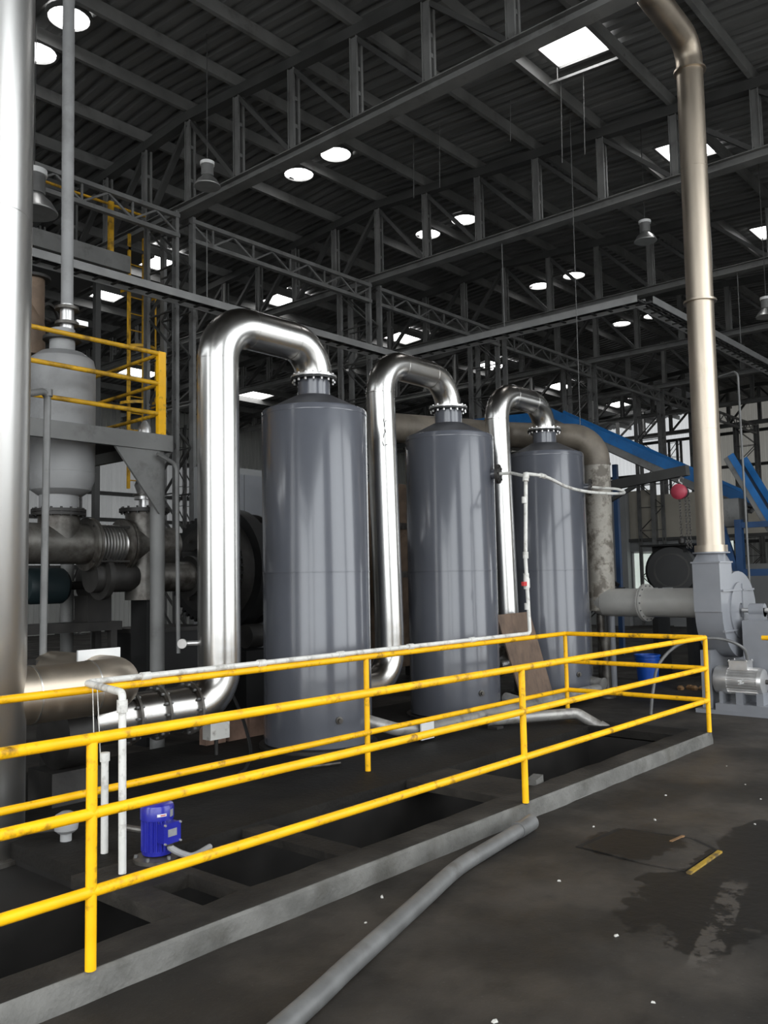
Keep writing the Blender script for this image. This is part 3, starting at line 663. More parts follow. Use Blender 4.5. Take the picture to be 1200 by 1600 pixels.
MB().box((7.72, 5.22, .12), (7.84, 5.34, .145)).build('pipe_support', M['iron'], sp2)

# leaning board
bd = MB(); A = Vector((8.73, 5.86, 1.27)); B = Vector((9.47, 5.86, 1.28)); Cc = Vector((9.70, 5.66, .12)); D = Vector((8.96, 5.64, .12))
nn = (B-A).cross(D-A).normalized()*.018
bd.add([A, B, Cc, D, A+nn, B+nn, Cc+nn, D+nn], [(0, 3, 2, 1), (4, 5, 6, 7), (0, 1, 5, 4), (1, 2, 6, 5), (2, 3, 7, 6), (3, 0, 4, 7)])
bd.build('plywood_board', M['ply'], label='weathered brown plywood board leaning between the second and third tanks', cat='board')

# ---------------------------------------------------------------- mottled pipe behind the third tank, blower duct, blower, stack
mp_ = thing('mottled_return_pipe', (11.42, 5.86, 0), 'mottled peeling pipe rising beside the third tank and arching behind the tanks', 'pipe')
MB().tube([(11.42, 5.86, 1.22), (11.42, 5.86, 3.32)], .19, 32).build('riser', M['peel'], mp_)
MB().tube(fillet([(11.42, 5.86, 3.32), (11.42, 5.86, 3.72), (10.95, 6.98, 3.84), (7.6, 7.25, 3.62)], [.38, .45], 10), .19, 32).build('arch', M['peel_brown'], mp_)
MB().ring((11.42, 5.86, 3.32), (0, 0, 1), .2, .18, .03, 32).build('weld_seam', M['peel_brown'], mp_)
MB().tube(fillet([(11.42, 5.86, 1.40), (11.42, 5.86, 1.335), (11.40, 5.78, 1.335)], .03, 3), .19, 28).build('elbow', M['matte_duct'], mp_)
MB().tube([(11.44, 5.90, 0), (11.44, 5.90, 1.2)], .055, 12).build('support_leg', M['castdirty'], mp_)
for k, (x, y, z) in enumerate(((11.36, 5.80, .35), )):
    MB().lathe((x, y, 0), (0, 0, 1), [(0, .12), (.02, .12), (.05, .07), (.6, .06), (.9, .08)], 16).build('foot', M['castdirty'], mp_)
bd0 = Vector((11.40, 5.78, 1.335)); bd1 = Vector((11.24, 4.28, 1.335)); dd = (bd1-bd0).normalized()
du = thing('blower_duct', tuple(bd0), 'pale silver horizontal duct joining the mottled pipe to the blower', 'duct')
MB().tube([bd0, bd1], .195, 36).build('pipe', M['matte_duct'], du)
fm = bd0+dd*.62
MB().ring(fm, dd, .255, .19, .02, 36).build('flange', M['matte_duct'], du); MB().ring(fm+dd*.028, dd, .255, .19, .02, 36).build('flange', M['matte_duct'], du)
MB().bolts(fm+dd*.014, dd, .232, 14, .011, .075).build('bolt_ring', M['mid_steel'], du, kind='stuff')

SX, SY = 10.98, 4.10
bl = thing('centrifugal_blower', (11.3, 4.2, 0), 'grey centrifugal blower with a silver motor at the right edge', 'blower')
# scroll in the XZ plane, axis along -Y
HX, HZ = 11.41, 1.24; YA, YC = 3.93, 4.27
prof = [(SX-.21, 1.86), (SX-.21, 1.24)]
for k in range(0, 25):
    a = PI+k*(1.62*PI)/24; R = 1
    prof.append((HX+.62*math.cos(a), HZ+(.60 if a < 2*PI else .50)*math.sin(a)))
prof.append((SX+.21, 1.73)); prof.append((SX+.21, 1.86))
prof = [(x, z) for x, z in prof if True]
MB().prism(prof, (0, YC, 0), (1, 0, 0), (0, 0, 1), (0, -1, 0), YC-YA).build('scroll_housing', M['blower'], bl)
MB().ring((HX, YA-.004, HZ), (0, 1, 0), .36, .09, .03, 32).build('side_cover', M['blower'], bl)
for z in (1.50, 1.0): MB().box((SX-.2, YA-.03, z-.012), (HX+.5, YA, z+.012)).build('stiffener', M['blower'], bl)
MB().box((HX+.05, YA-.03, 1.0), (HX+.075, YA, 1.58)).build('stiffener', M['blower'], bl)
# square to round transition
tr = MB(); vs = []
n = 24
for k in range(n):
    a = 2*PI*k/n; c, s_ = math.cos(a), math.sin(a); q = max(abs(c), abs(s_)); vs.append((SX+.20*c/q, (YA+YC)/2+.165*s_/q, 1.86))
for k in range(n):
    a = 2*PI*k/n; vs.append((SX, SY+.16, 1.90) if False else (SX+.168*math.cos(a), (YA+YC)/2+.168*math.sin(a), 1.99))
tr.add(vs, [(k, (k+1) % n, n+(k+1) % n, n+k) for k in range(n)]+[tuple(reversed(range(n))), tuple(range(n, 2*n))])
tr.build('outlet_transition', M['blower'], bl, ang=20)
MB().box((SX-.225, YA-.015, 1.845), (SX+.225, YC+.015, 1.865)).build('outlet_flange', M['blower'], bl)
MB().cyl((HX, YA-.03, HZ), (HX, 2.95, HZ), .03, 14).build('shaft', M['silver'], bl)
pb = MB(); pb.box((HX-.07, 3.62, HZ-.12), (HX+.07, 3.80, HZ+.03)); pb.lathe((HX, 3.62, HZ), (0, 1, 0), [(0, .085), (.18, .085)], 20); pb.build('bearing_block', M['blower'], bl)
pb = MB(); pb.box((HX-.07, 3.12, HZ-.12), (HX+.07, 3.30, HZ+.03)); pb.lathe((HX, 3.12, HZ), (0, 1, 0), [(0, .085), (.18, .085)], 20); pb.build('bearing_block', M['blower'], bl)
MB().box((HX-.24, 2.9, .05), (HX+.3, YA-.1, HZ-.12)).build('bearing_pedestal', M['blower'], bl)
MB().box((SX-.24, 2.9, 0), (HX+.6, 4.3, .05)).build('base_frame', M['blower'], bl)
MB().box((SX-.13, 4.12, .05), (HX+.6, YC-.02, .76)).build('scroll_support', M['blower'], bl)
ms = thing('silver_motor', (11.0, 3.72, .05), 'silver finned electric motor on a slotted grey base below the blower', 'motor')
X = Matrix.Translation((10.93, 3.50, .40)) @ Matrix.Rotation(math.radians(-90), 4, 'X')
fc = motor(ms, X, .60, .165, M['silver'], math.radians(270), False, 26)
for y0, y1 in ((3.50, 3.58), (3.74, 3.82), (3.98, 4.02)): MB().box((10.80, y0, .12), (11.06, y1, .27)).build('foot', M['blower'], ms)
MB().box((10.74, 3.42, .05), (11.12, 4.05, .13)).build('slide_base', M['blower'], ms)
MB().cyl((10.93, 3.505, .40), (10.93, 3.33, .40), .028, 12).build('shaft', M['chain'], ms)
lg = MB(); c0 = Vector((10.762, 3.74, .40))
lg.bar(c0+Vector((0, .035, .01)), c0+Vector((0, -.03, .03)), .006, .014, (1, 0, 0)); lg.bar(c0+Vector((0, .03, -.025)), c0+Vector((0, -.035, -.005)), .006, .014, (1, 0, 0)); lg.bar(c0+Vector((0, .02, -.02)), c0+Vector((0, -.02, .025)), .006, .014, (1, 0, 0))
lg.build('maker_emblem', M['white'], ms)
MB().tube(spline([(10.93, 3.70, .66), (10.85, 3.74, .82), (10.72, 4.0, .92), (10.5, 4.35, .86), (10.3, 4.55, .62), (10.2, 4.60, .3), (10.15, 4.62, .02)]), .019, 10).build('power_cable', M['hose'], ms)
stk = thing('exhaust_stack', (SX, SY, 1.9), 'tall heat-tinted steel exhaust stack rising from the grey blower to the roof', 'duct')
CY = (YA+YC)/2
pth = fillet([(SX, CY, 1.99), (SX, CY-.03, 8.72), (9.75, CY-.03, 8.80), (9.60, CY-.03, 9.4)], [.30, .1], 10)
MB().tube(pth, .168, 40).build('pipe', M['stack'], stk)
for z in (8.33, 5.22): MB().ring((SX, CY-.03*(z-2)/6.7, z), (0, 0, 1), .205, .16, .025, 36).build('flange', M['stack'], stk)
for z in (3.55, 7.0): MB().ring((SX, CY-.03*(z-2)/6.7, z), (0, 0, 1), .172, .16, .01, 36).build('weld_seam', M['stack'], stk)
MB().ring((SX, CY, 2.02), (0, 0, 1), .20, .16, .10, 36).build('base_collar', M['stack'], stk)
MB().ring((SX, CY, 1.975), (0, 0, 1), .225, .15, .018, 36).build('flange', M['blower'], stk)

# ---------------------------------------------------------------- vessel, fittings and steel platform at the left
VX, VY = 4.42, 8.2
ve = thing('process_vessel', (VX, VY, 2.3), 'pale grey upright vessel with a domed bottom above the elbow pipes', 'vessel')
MB().lathe((VX, VY, 2.62), (0, 0, 1), [(0, .12), (.01, .22), (.06, .29), (.16, .325), (.22, .33), (1.32, .33), (1.40, .31), (1.47, .22), (1.49, .1)], 48).build('shell', M['vessel'], ve)
MB().ring((VX, VY, 2.86), (0, 0, 1), .334, .31, .01, 48).build('weld_seam', M['vessel'], ve)
MB().cyl((VX-.02, VY, 2.49), (VX-.02, VY, 2.66), .19, 32).build('bottom_neck', M['vessel'], ve)
MB().ring((VX-.02, VY, 2.47), (0, 0, 1), .265, .15, .03, 36).build('flange', M['iron'], ve)
MB().bolts((VX-.02, VY, 2.455), (0, 0, 1), .24, 16, .012, .09).build('bolt_ring', M['iron'], ve, kind='stuff')
MB().cyl((VX, VY, 4.08), (VX, VY, 4.34), .125, 24).build('top_neck', M['vessel'], ve)
MB().ring((VX, VY, 4.24), (0, 0, 1), .19, .11, .03, 28).build('flange', M['iron'], ve)
te = thing('pipe_tee', (VX, VY, 1.8), 'dirty grey pipe tee hanging under the vessel', 'pipe')
MB().ring((VX-.02, VY, 2.435), (0, 0, 1), .265, .15, .03, 36).build('flange', M['iron'], te)
MB().cyl((VX-.02, VY, 2.42), (VX-.02, VY, 2.10), .20, 32).build('vertical_branch', M['castdirty'], te)
MB().tube(fillet([(3.85, VY, 2.14), (4.70, VY, 2.14)], .1), .205, 32).build('run_pipe', M['castdirty'], te)
MB().ring((4.71, VY, 2.14), (1, 0, 0), .275, .19, .03, 36).build('flange', M['castdirty'], te)
ej = thing('expansion_joint', (4.93, VY, 1.9), 'ribbed shiny steel expansion joint with tie rods between dirty pipes', 'bellows')
pr = []
for k in range(8):
    x = .035+k*.036; pr += [(x, .165), (x+.007, .212), (x+.019, .212), (x+.026, .165)]
MB().lathe((4.755, VY, 2.14), (1, 0, 0), [(0, .18)]+pr+[(.355, .18)], 36).build('bellows', M['galv'], ej, ang=25)
for x in (4.745, 5.115): MB().ring((x, VY, 2.14), (1, 0, 0), .275, .17, .03, 36).build('flange', M['castdirty'], ej)
for k in range(4):
    a = PI/4+k*PI/2; MB().cyl((4.68, VY+.255*math.cos(a), 2.14+.255*math.sin(a)), (5.19, VY+.255*math.cos(a), 2.14+.255*math.sin(a)), .012, 8).build('tie_rod', M['iron'], ej)
mt = thing('mitred_cross_pipe', (5.36, VY, 1.5), 'grimy mitred cross fitting with a dark lid beneath the brass-coloured valve', 'pipe')
MB().ring((5.155, VY, 2.14), (1, 0, 0), .275, .19, .03, 36).build('flange', M['castdirty'], mt)
MB().cyl((5.165, VY, 2.14), (5.75, VY, 2.14), .205, 32).build('run_pipe', M['castdirty'], mt)
MB().cyl((5.40, VY, 1.55), (5.40, VY, 2.50), .205, 32).build('vertical_pipe', M['castdirty'], mt)
MB().cyl((5.40, VY, 2.50), (5.40, VY, 2.54), .27, 32).build('lid', M['iron'], mt)
MB().bolts((5.40, VY, 2.52), (0, 0, 1), .24, 14, .012, .08).build('bolt_ring', M['iron'], mt, kind='stuff')
MB().cyl((5.42, VY, 1.80), (6.35, VY, 1.80), .17, 28).build('outlet_pipe', M['castdirty'], mt)
MB().ring((6.0, VY, 1.80), (1, 0, 0), .23, .16, .05, 28).build('flange', M['iron'], mt)
MB().cyl((4.75, VY, 1.80), (5.25, VY, 1.80), .16, 28).build('inlet_pipe', M['iron'], mt)
MB().cyl((4.85, VY, 1.80), (4.91, VY, 1.80), .24, 28).build('blind_flange', M['iron'], mt)
MB().box((5.33, VY-.15, .0), (5.47, VY+.15, 1.63)).build('support_leg', M['black'], mt)
va = thing('steel_valve', (5.40, VY, 2.55), 'small steel valve stack on the dark lid with an orange lever', 'valve')
MB().lathe((5.40, VY, 2.541), (0, 0, 1), [(0, .06), (.10, .06), (.101, .11), (.135, .11), (.136, .07), (.20, .09), (.26, .11), (.31, .09), (.36, .07), (.361, .115), (.395, .115), (.396, .06), (.58, .05), (.70, .045), (.80, .075), (.9, .07), (.98, .02)], 24).build('body', M['silver'], va)
MB().ring((5.40, VY, 2.69), (0, 0, 1), .125, .05, .02, 24).build('flange', M['castdirty'], va)
MB().box((5.48, VY-.04, 2.63), (5.60, VY-.01, 2.76)).build('lever', M['yellow_old'], va)
tp = thing('thin_grey_standpipe', (3.55, 6.85, 1.2), 'thin pale grey standpipe bent at the top, in front of the vessel', 'pipe')
MB().tube(fillet([(3.30, 6.75, 3.27), (3.565, 6.85, 3.36), (3.55, 6.85, 1.12)], .06, 6), .030, 14).build('pipe', M['mid_steel'], tp)
MB().cyl((3.565, 6.85, 3.31), (3.565, 6.85, 3.37), .042, 14).build('elbow_fitting', M['mid_steel'], tp)
MB().box((3.45, 6.77, 1.05), (3.72, 6.93, 1.12)).build('pipe_shoe', M['iron'], tp)
MB().box((3.55, 6.81, 0), (3.62, 6.89, 1.06)).build('support_leg', M['iron'], tp)
# upper steel platform
PZ = 3.10
sp_ = thing('steel_platform', (4.2, 8.2, 0), 'dark grey steel gantry platform around the vessel with a triangular bracket', 'platform')
MB().box((2.9, 7.60, PZ), (5.35, 7.66, PZ+.17)).build('fascia_beam', M['grey_steel'], sp_)
MB().box((5.29, 7.66, PZ), (5.35, 9.7, PZ+.17)).build('fascia_beam', M['grey_steel'], sp_)
dk = MB(); dk.box((2.9, 7.66, PZ+.12), (VX-.37, 9.7, PZ+.15)); dk.box((VX+.37, 7.66, PZ+.12), (5.29, 9.7, PZ+.15)); dk.box((VX-.37, 7.66, PZ+.12), (VX+.37, VY-.37, PZ+.15)); dk.box((VX-.37, VY+.37, PZ+.12), (VX+.37, 9.7, PZ+.15))
dk.build('deck', M['iron'], sp_)
MB().prism([(0, 0), (-.52, 0), (0, -.66)], (5.20, 7.62, PZ), (1, 0, 0), (0, 0, 1), (0, 1, 0), .03).build('bracket', M['grey_steel'], sp_)
MB().cyl((5.24, 7.72, 0), (5.24, 7.72, PZ), .075, 20).build('column', M['grey_steel'], sp_)
MB().cyl((5.24, 9.55, 0), (5.24, 9.55, PZ), .075, 20).build('column', M['grey_steel'], sp_)
MB().cyl((3.1, 9.55, 0), (3.1, 9.55, PZ), .075, 20).build('column', M['grey_steel'], sp_)
MB().tube(fillet([(5.12, 7.55, 3.05), (5.36, 7.55, 2.96), (5.38, 7.55, 1.0)], .1, 6), .022, 10).build('conduit', M['mid_steel'], sp_)
pr_ = thing('platform_railing', (5.2, 7.63, PZ+.17), 'grimy yellow pipe railing on the steel platform round the vessel', 'railing')
for z in (4.13, 3.81, 3.49):
    MB().tube([(2.9, 7.63, z), (5.22, 7.63, z)], .024, 12).build('rail', M['yellow_old'], pr_)
    MB().tube([(5.22, 7.65, z), (5.30, 9.65, z)], .020, 12).build('rail', M['yellow_old'], pr_)
MB().box((5.175, 7.605, PZ+.17), (5.265, 7.655, 4.15)).build('post', M['yellow'], pr_)
MB().box((5.27, 9.62, PZ+.17), (5.33, 9.68, 4.15)).build('post', M['yellow_old'], pr_)
MB().box((3.2, 7.605, PZ+.17), (3.27, 7.655, 4.15)).build('post', M['yellow_old'], pr_)
up_ = thing('overhead_feed_pipe', (4.46, 8.2, 4.3), 'pale grey vertical feed pipe rising from a flanged valve to the roof', 'pipe')
MB().cyl((4.48, 8.22, 4.62), (4.46, 8.22, 9.72), .062, 20).build('pipe', M['vessel'], up_)
MB().cyl((4.48, 8.22, 4.26), (4.48, 8.22, 4.62), .07, 20).build('valve_body', M['silver'], up_)
for z in (4.30, 4.42, 4.58): MB().ring((4.48, 8.22, z), (0, 0, 1), .12, .06, .03, 20).build('flange', M['castdirty'], up_)
MB().box((4.55, 8.15, 4.42), (4.68, 8.22, 4.47)).build('handle', M['silver'], up_)
rb = thing('rusty_bend', (4.32, 8.7, 4.1), 'rusty brown pipe bend behind the pale feed pipe', 'pipe')
MB().tube(fillet([(4.36, 8.72, 4.16), (4.36, 8.72, 4.55), (4.05, 8.72, 4.75), (3.5, 8.72, 4.75)], .2, 6), .13, 24).build('pipe', M['rustpipe'], rb)
MB().cyl((4.36, 8.72, 4.50), (4.36, 8.72, 5.0), .12, 24).build('upper_pipe', M['rustpipe'], rb)
MB().ring((4.36, 8.72, 5.0), (0, 0, 1), .18, .1, .03, 24).build('flange', M['iron'], rb)
MB().ring((4.62, 8.85, 4.62), (.6, -1, 0), .2, .17, .03, 24).build('handwheel', M['iron'], rb)
MB().cyl((4.40, 8.74, 4.62), (4.62, 8.85, 4.62), .02, 8).build('wheel_stem', M['iron'], rb)

# machinery in the shade under the platform
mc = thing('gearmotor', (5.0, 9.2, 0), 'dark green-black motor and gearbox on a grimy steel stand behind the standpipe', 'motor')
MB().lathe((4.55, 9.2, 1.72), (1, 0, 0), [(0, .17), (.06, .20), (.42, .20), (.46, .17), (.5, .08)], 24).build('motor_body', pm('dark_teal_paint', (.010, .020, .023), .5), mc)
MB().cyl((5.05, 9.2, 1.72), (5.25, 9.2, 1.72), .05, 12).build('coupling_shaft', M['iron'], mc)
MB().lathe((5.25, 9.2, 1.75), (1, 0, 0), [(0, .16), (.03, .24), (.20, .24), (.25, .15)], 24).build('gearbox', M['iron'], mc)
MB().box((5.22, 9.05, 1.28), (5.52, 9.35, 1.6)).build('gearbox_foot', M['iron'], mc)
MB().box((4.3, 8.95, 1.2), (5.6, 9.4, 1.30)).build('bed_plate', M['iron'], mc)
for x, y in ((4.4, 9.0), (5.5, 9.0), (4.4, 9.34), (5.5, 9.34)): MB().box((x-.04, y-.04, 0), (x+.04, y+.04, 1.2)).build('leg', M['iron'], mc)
MB().ring((4.8, 9.2, 1.95), (0, 1, 0), .035, .022, .012, 12).build('lifting_eye', M['iron'], mc)
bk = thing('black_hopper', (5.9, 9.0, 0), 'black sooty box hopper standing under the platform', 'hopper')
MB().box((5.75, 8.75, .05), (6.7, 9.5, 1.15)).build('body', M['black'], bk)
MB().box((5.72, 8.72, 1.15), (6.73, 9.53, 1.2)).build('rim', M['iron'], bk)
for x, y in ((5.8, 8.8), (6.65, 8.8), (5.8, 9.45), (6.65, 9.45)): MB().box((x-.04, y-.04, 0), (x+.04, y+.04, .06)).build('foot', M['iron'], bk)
cb = thing('control_panel', (8.5, 10.4, 0), 'plain dark grey cabinet wall behind the nearest tank', 'cabinet')
MB().box((8.05, 10.5, 0), (9.35, 10.9, 3.5)).build('body', M['greywall'], cb)
MB().box((8.09, 10.485, .1), (8.69, 10.5, 3.4)).build('door', M['blower'], cb); MB().box((8.71, 10.485, .1), (9.31, 10.5, 3.4)).build('door', M['blower'], cb)

# rotary drum with girth gear
rd = thing('rotary_drum', (8.6, 9.6, 0), 'dark rotary drum with a toothed girth gear behind the first riser', 'drum')
GC = Vector((7.18, 9.55, 1.90))
vs = []; nt_ = 44; R0 = .66
pg = []
for k in range(nt_):
    for f, r in ((0, R0), (.28, R0), (.42, R0+.055), (.72, R0+.055), (.86, R0)):
        a = 2*PI*(k+f)/nt_; pg.append((r*math.cos(a), r*math.sin(a)))
MB().prism(pg, GC, (0, 1, 0), (0, 0, 1), (1, 0, 0), .14).build('girth_gear', M['black'], rd, ang=15)
MB().ring(GC+Vector((-.01, 0, 0)), (1, 0, 0), .56, .30, .02, 48).build('gear_plate', M['iron'], rd)
MB().bolts(GC+Vector((-.03, 0, 0)), (1, 0, 0), .45, 12, .03, .05).build('bolt_ring', M['chain'], rd, kind='stuff')
MB().cyl(GC+Vector((.14, 0, 0)), GC+Vector((2.4, 0, 0)), .70, 48).build('shell', M['iron'], rd)
MB().ring(GC+Vector((.45, 0, 0)), (1, 0, 0), .84, .7, .22, 48).build('riding_ring', M['black'], rd)
MB().ring(GC+Vector((.85, 0, 0)), (1, 0, 0), .78, .7, .05, 48).build('stop_ring', M['iron'], rd)
for sx in (-.45, .45): MB().cyl(GC+Vector((.33, sx*1.1, -.90)), GC+Vector((.58, sx*1.1, -.90)), .16, 20).build('support_roller', M['iron'], rd)
MB().box((7.4, 8.9, 0), (7.9, 10.2, .82)).build('roller_base', M['black'], rd)
MB().cyl(GC+Vector((-.45, 0, 0)), GC+Vector((0, 0, 0)), .26, 28).build('feed_end', M['black'], rd)

# bricks by the riser foot and grimy valve stand
bi = 0
for (x, y) in ((5.35, 7.05), (5.63, 7.05), (5.91, 7.06)):
    lb = ['left', 'middle', 'right'][bi]; bi += 1
    MB().box((x, y, .12), (x+.24, y+.11, .34)).build('firebrick_block', M['brick'], label='%s fired clay block standing behind the nearest tank foot' % lb, cat='block', group='clay blocks')
bx_ = thing('white_switch_box', (5.14, 6.62, .12), 'small off-white box behind the first riser elbow', 'box')
MB().box((5.02, 6.55, .27), (5.24, 6.67, .42)).build('body', M['pvc'], bx_); MB().cyl((5.13, 6.61, .12), (5.13, 6.61, .27), .02, 10).build('stem', M['iron'], bx_)
cbk = thing('black_cable', (5.25, 6.55, .12), 'black cable drooping to the platform beside the first riser', 'cable')
MB().tube(spline([(5.42, 6.9, .9), (5.40, 6.75, .7), (5.35, 6.5, .45), (5.2, 6.2, .2), (4.9, 5.9, .135), (4.7, 5.75, .132)]), .016, 8).build('jacket', M['black'], cbk)
rod = MB().tube([(4.8, 5.62, .135), (5.5, 5.36, .135)], .012, 8); rod.build('steel_rod', M['castdirty'], label='thin steel rod lying before the nearest tank', cat='rod')
pu = thing('black_pump', (3.4, 6.2, .12), 'dark pump casing at the end of the low flanged pipe', 'pump')
MB().lathe((3.27, 6.2, .60), (1, 0, 0), [(0, .2), (.03, .25), (.25, .25), (.29, .2)], 28).build('casing', M['iron'], pu)
MB().box((3.2, 6.02, .12), (3.6, 6.38, .36)).build('plinth', M['iron'], pu)
vb = thing('white_crusty_valve', (2.86, 5.2, .12), 'lime-crusted white valve at the foot of the big duct', 'valve')
MB().lathe((2.86, 5.2, .12), (0, 0, 1), [(0, .035), (.05, .035), (.051, .05), (.07, .072), (.12, .08), (.16, .066), (.18, .03)], 16).build('body', M['vessel'], vb)
MB().tube([(2.82, 5.23, .21), (2.68, 5.30, .21)], .03, 10).build('side_pipe', M['castdirty'], vb)
ts = thing('black_tank_stand', (3.3, 6.9, 0), 'dark steel trestle behind the big duct', 'stand')
MB().box((2.9, 6.65, .78), (3.9, 7.2, .84)).build('top', M['iron'], ts)
for x, y in ((2.95, 6.7), (3.85, 6.7), (2.95, 7.15), (3.85, 7.15)): MB().box((x-.03, y-.03, 0), (x+.03, y+.03, .78)).build('leg', M['iron'], ts)

# ---------------------------------------------------------------- yellow caged ladders and upper gantry
def ladder(x, y, z0, z1, hoops, lab, wd=.30, out=-1):
    root = thing('caged_ladder', (x, y, z0), lab, 'ladder', 'yellow caged ladders')
    for s in (-1, 1): MB().box((x+s*wd/2-.025, y-.02, z0), (x+s*wd/2+.025, y+.02, z1)).build('stile', M['yellow_old'], root)
    src = None; n = int((z1-z0)/.3)
    for k in range(n):
        if src is None: src = MB().cyl((x-wd/2, y, z0+.15), (x+wd/2, y, z0+.15), .012, 8).build('rung', M['yellow_old'], root)
        else: inst(src, root, (0, 0, .3*k))
    for z in hoops:
        p = [(x+.32*math.cos(a), y+out*.32*math.sin(a)*1.2, z) for a in [PI*i/10 for i in range(11)]]
        mb = MB()
        for a, b in zip(p[:-1], p[1:]): mb.bar(a, b, .012, .05, (0, 0, 1)) if False else mb.bar(a, b, .05, .012, (0, 0, 1))
        mb.build('hoop', M['yellow_old'], root)
    for a in (PI*.15, PI*.5, PI*.85):
        mb = MB(); xx = x+.32*math.cos(a); yy = y+out*.32*math.sin(a)*1.2; mb.box((xx-.015, yy-.006, hoops[0]), (xx+.015, yy+.006, hoops[-1])); mb.build('cage_strap', M['yellow_old'], root)
ladder(8.58, 13.3, 3.4, 8.0, (4.9, 5.9, 6.9), 'yellow caged ladder left of the nearest ridge column')
ladder(13.25, 13.3, 0, 5.6, (2.6, 3.6, 4.6, 5.55), 'yellow caged ladder top showing between the first tank and second riser')
MB().box((8.2, 13.28, 7.7), (8.95, 13.9, 7.76)).build('ladder_landing', M['dark_steel'], label='dark steel landing at the head of the yellow caged ladder', cat='platform')
ug = thing('upper_gantry', (6.2, 12.9, 7.0), 'dark upper gantry with a thin yellow handrail under the roof at left', 'gantry')
MB().box((4.8, 12.5, 7.0), (7.9, 14.2, 7.12)).build('deck', M['dark_steel'], ug)
MB().box((4.8, 12.42, 6.92), (7.9, 12.5, 7.2)).build('fascia_beam', M['grey_steel'], ug)
MB().tube([(4.8, 12.46, 8.0), (8.2, 12.46, 8.0)], .022, 10).build('rail', M['yellow_old'], ug)
for x in (5.3, 7.55): MB().box((x-.04, 12.43, 7.2), (x+.04, 12.49, 8.05)).build('post', M['yellow_old'], ug)
for x in (5.0, 7.8): MB().box((x-.05, 13.25, 0), (x+.05, 13.35, 7.0)).build('column', M['dark_steel'], ug)

# ---------------------------------------------------------------- cable tray
ty = thing('cable_tray', (13.5, 8.7, 6.3), 'long grey ladder cable tray bending twice below the trusses', 'tray')
TZ_ = 6.28
segs = [((3.0, 11.30), (13.35, 11.30)), ((13.50, 11.42), (13.50, 6.0)), ((13.62, 6.0), (26.0, 6.0))]
for (x0, y0), (x1, y1) in segs:
    d = Vector((x1-x0, y1-y0, 0)).normalized(); nrm = Vector((-d.y, d.x, 0)); Ln = math.hypot(x1-x0, y1-y0)
    for s in (-1, 1):
        o = nrm*(s*.16); MB().bar(Vector((x0, y0, TZ_))+o, Vector((x1, y1, TZ_))+o, .02, .12, nrm).build('side_rail', M['tray'], ty)
    mb = MB(); n = int(Ln/.3)
    for k in range(n+1):
        c = Vector((x0, y0, TZ_-.03))+d*(Ln*k/n); mb.bar(c-nrm*.15, c+nrm*.15, .04, .02)
    mb.build('rungs', M['dark_steel'], ty, kind='stuff')
    mb = MB()
    for s in (-.08, 0, .07): mb.tube([Vector((x0, y0, TZ_))+nrm*s, Vector((x1, y1, TZ_))+nrm*s], .022, 8)
    mb.build('cables', M['black'], ty)
for x, y in ((5.5, 11.3), (8.62, 11.3), (13.5, 8.7), (16.5, 6.0), (18.3, 6.0), (22, 6.0)):
    MB().cyl((x, y+.0, TZ_+.05), (x, y, 7.55 if y > 11 else LC), .01, 6).build('hanger_rod', M['mid_steel'], ty)

# ---------------------------------------------------------------- high bay lamps and hanging wires
def lamp(x, y, z, s, lab):
    root = thing('high_bay_lamp', (x, y, z), lab, 'lamp', 'high bay lamps under the roof')
    MB().lathe((x, y, z), (0, 0, 1), [(0, .20*s), (.01*s, .205*s), (.10*s, .15*s), (.16*s, .085*s), (.17*s, .08*s)], 28).build('reflector', M['lamp_metal'], root)
    MB().lathe((x, y, z+.17*s), (0, 0, 1), [(0, .095*s), (.17*s, .095*s)], 24).build('gear_housing', M['mid_steel'], root)
    MB().lathe((x, y, z+.34*s), (0, 0, 1), [(0, .11*s), (.05*s, .11*s), (.06*s, .05*s)], 24).build('cap', M['white'], root)
    MB().lathe((x, y, z+.012*s), (0, 0, 1), [(0, .16*s), (.02*s, .1*s)], 20).build('lens', M['nameplate'], root)
    MB().cyl((x, y, z+.40*s), (x, y, zroof(y)-.08), .008, 6).build('hanging_rod', M['dark_steel'], root)
lamp(7.55, 9.88, 7.47, .95, 'high bay lamp hanging beside the nearest truss')
lamp(14.1, 6.14, 7.50, .95, 'high bay lamp hanging right of centre near the tall stack')
lamp(16.6, 4.95, 6.45, .95, 'high bay lamp at the right edge of the photo')
lamp(5.75, 11.5, 7.0, 1.6, 'pale lamp cone at the far left under the girder')
for k, (x, y, z0) in enumerate(((12.0, 6.55, 8.30), (12.0, 6.15, 8.30), (12.0, 9.60, 8.68), (12.0, 9.0, 8.68), (12.0, 7.5, 9.0), (13.2, 7.05, 4.2))):
    hw = MB().tube([(x, y, z0), (x-.02, y-.04, zroof(y)+.01)], .007, 6)
    hw.build('hanging_wire', M['mid_steel'], label=['thin wire below the near skylight, left of two', 'thin wire below the near skylight, right of two', 'thin slanted wire left of the near skylight, outer one', 'thin wire left of the near skylight, inner one', 'short thin wire just left of the near skylight', 'long thin wire hanging beyond the third tank'][k], cat='wire')
pr2 = thing('thin_drop_conduit', (14, 4.65, 2.0), 'thin grey conduit dropping behind the tall stack', 'conduit')
MB().tube(fillet([(14.6, 5.6, 4.95), (14.05, 4.68, 4.95), (14.0, 4.65, 1.0)], .12, 5), .018, 8).build('pipe', M['mid_steel'], pr2)
MB().cyl((14.0, 4.65, 0), (14.0, 4.65, 1.0), .018, 8).build('lower_pipe', M['mid_steel'], pr2)

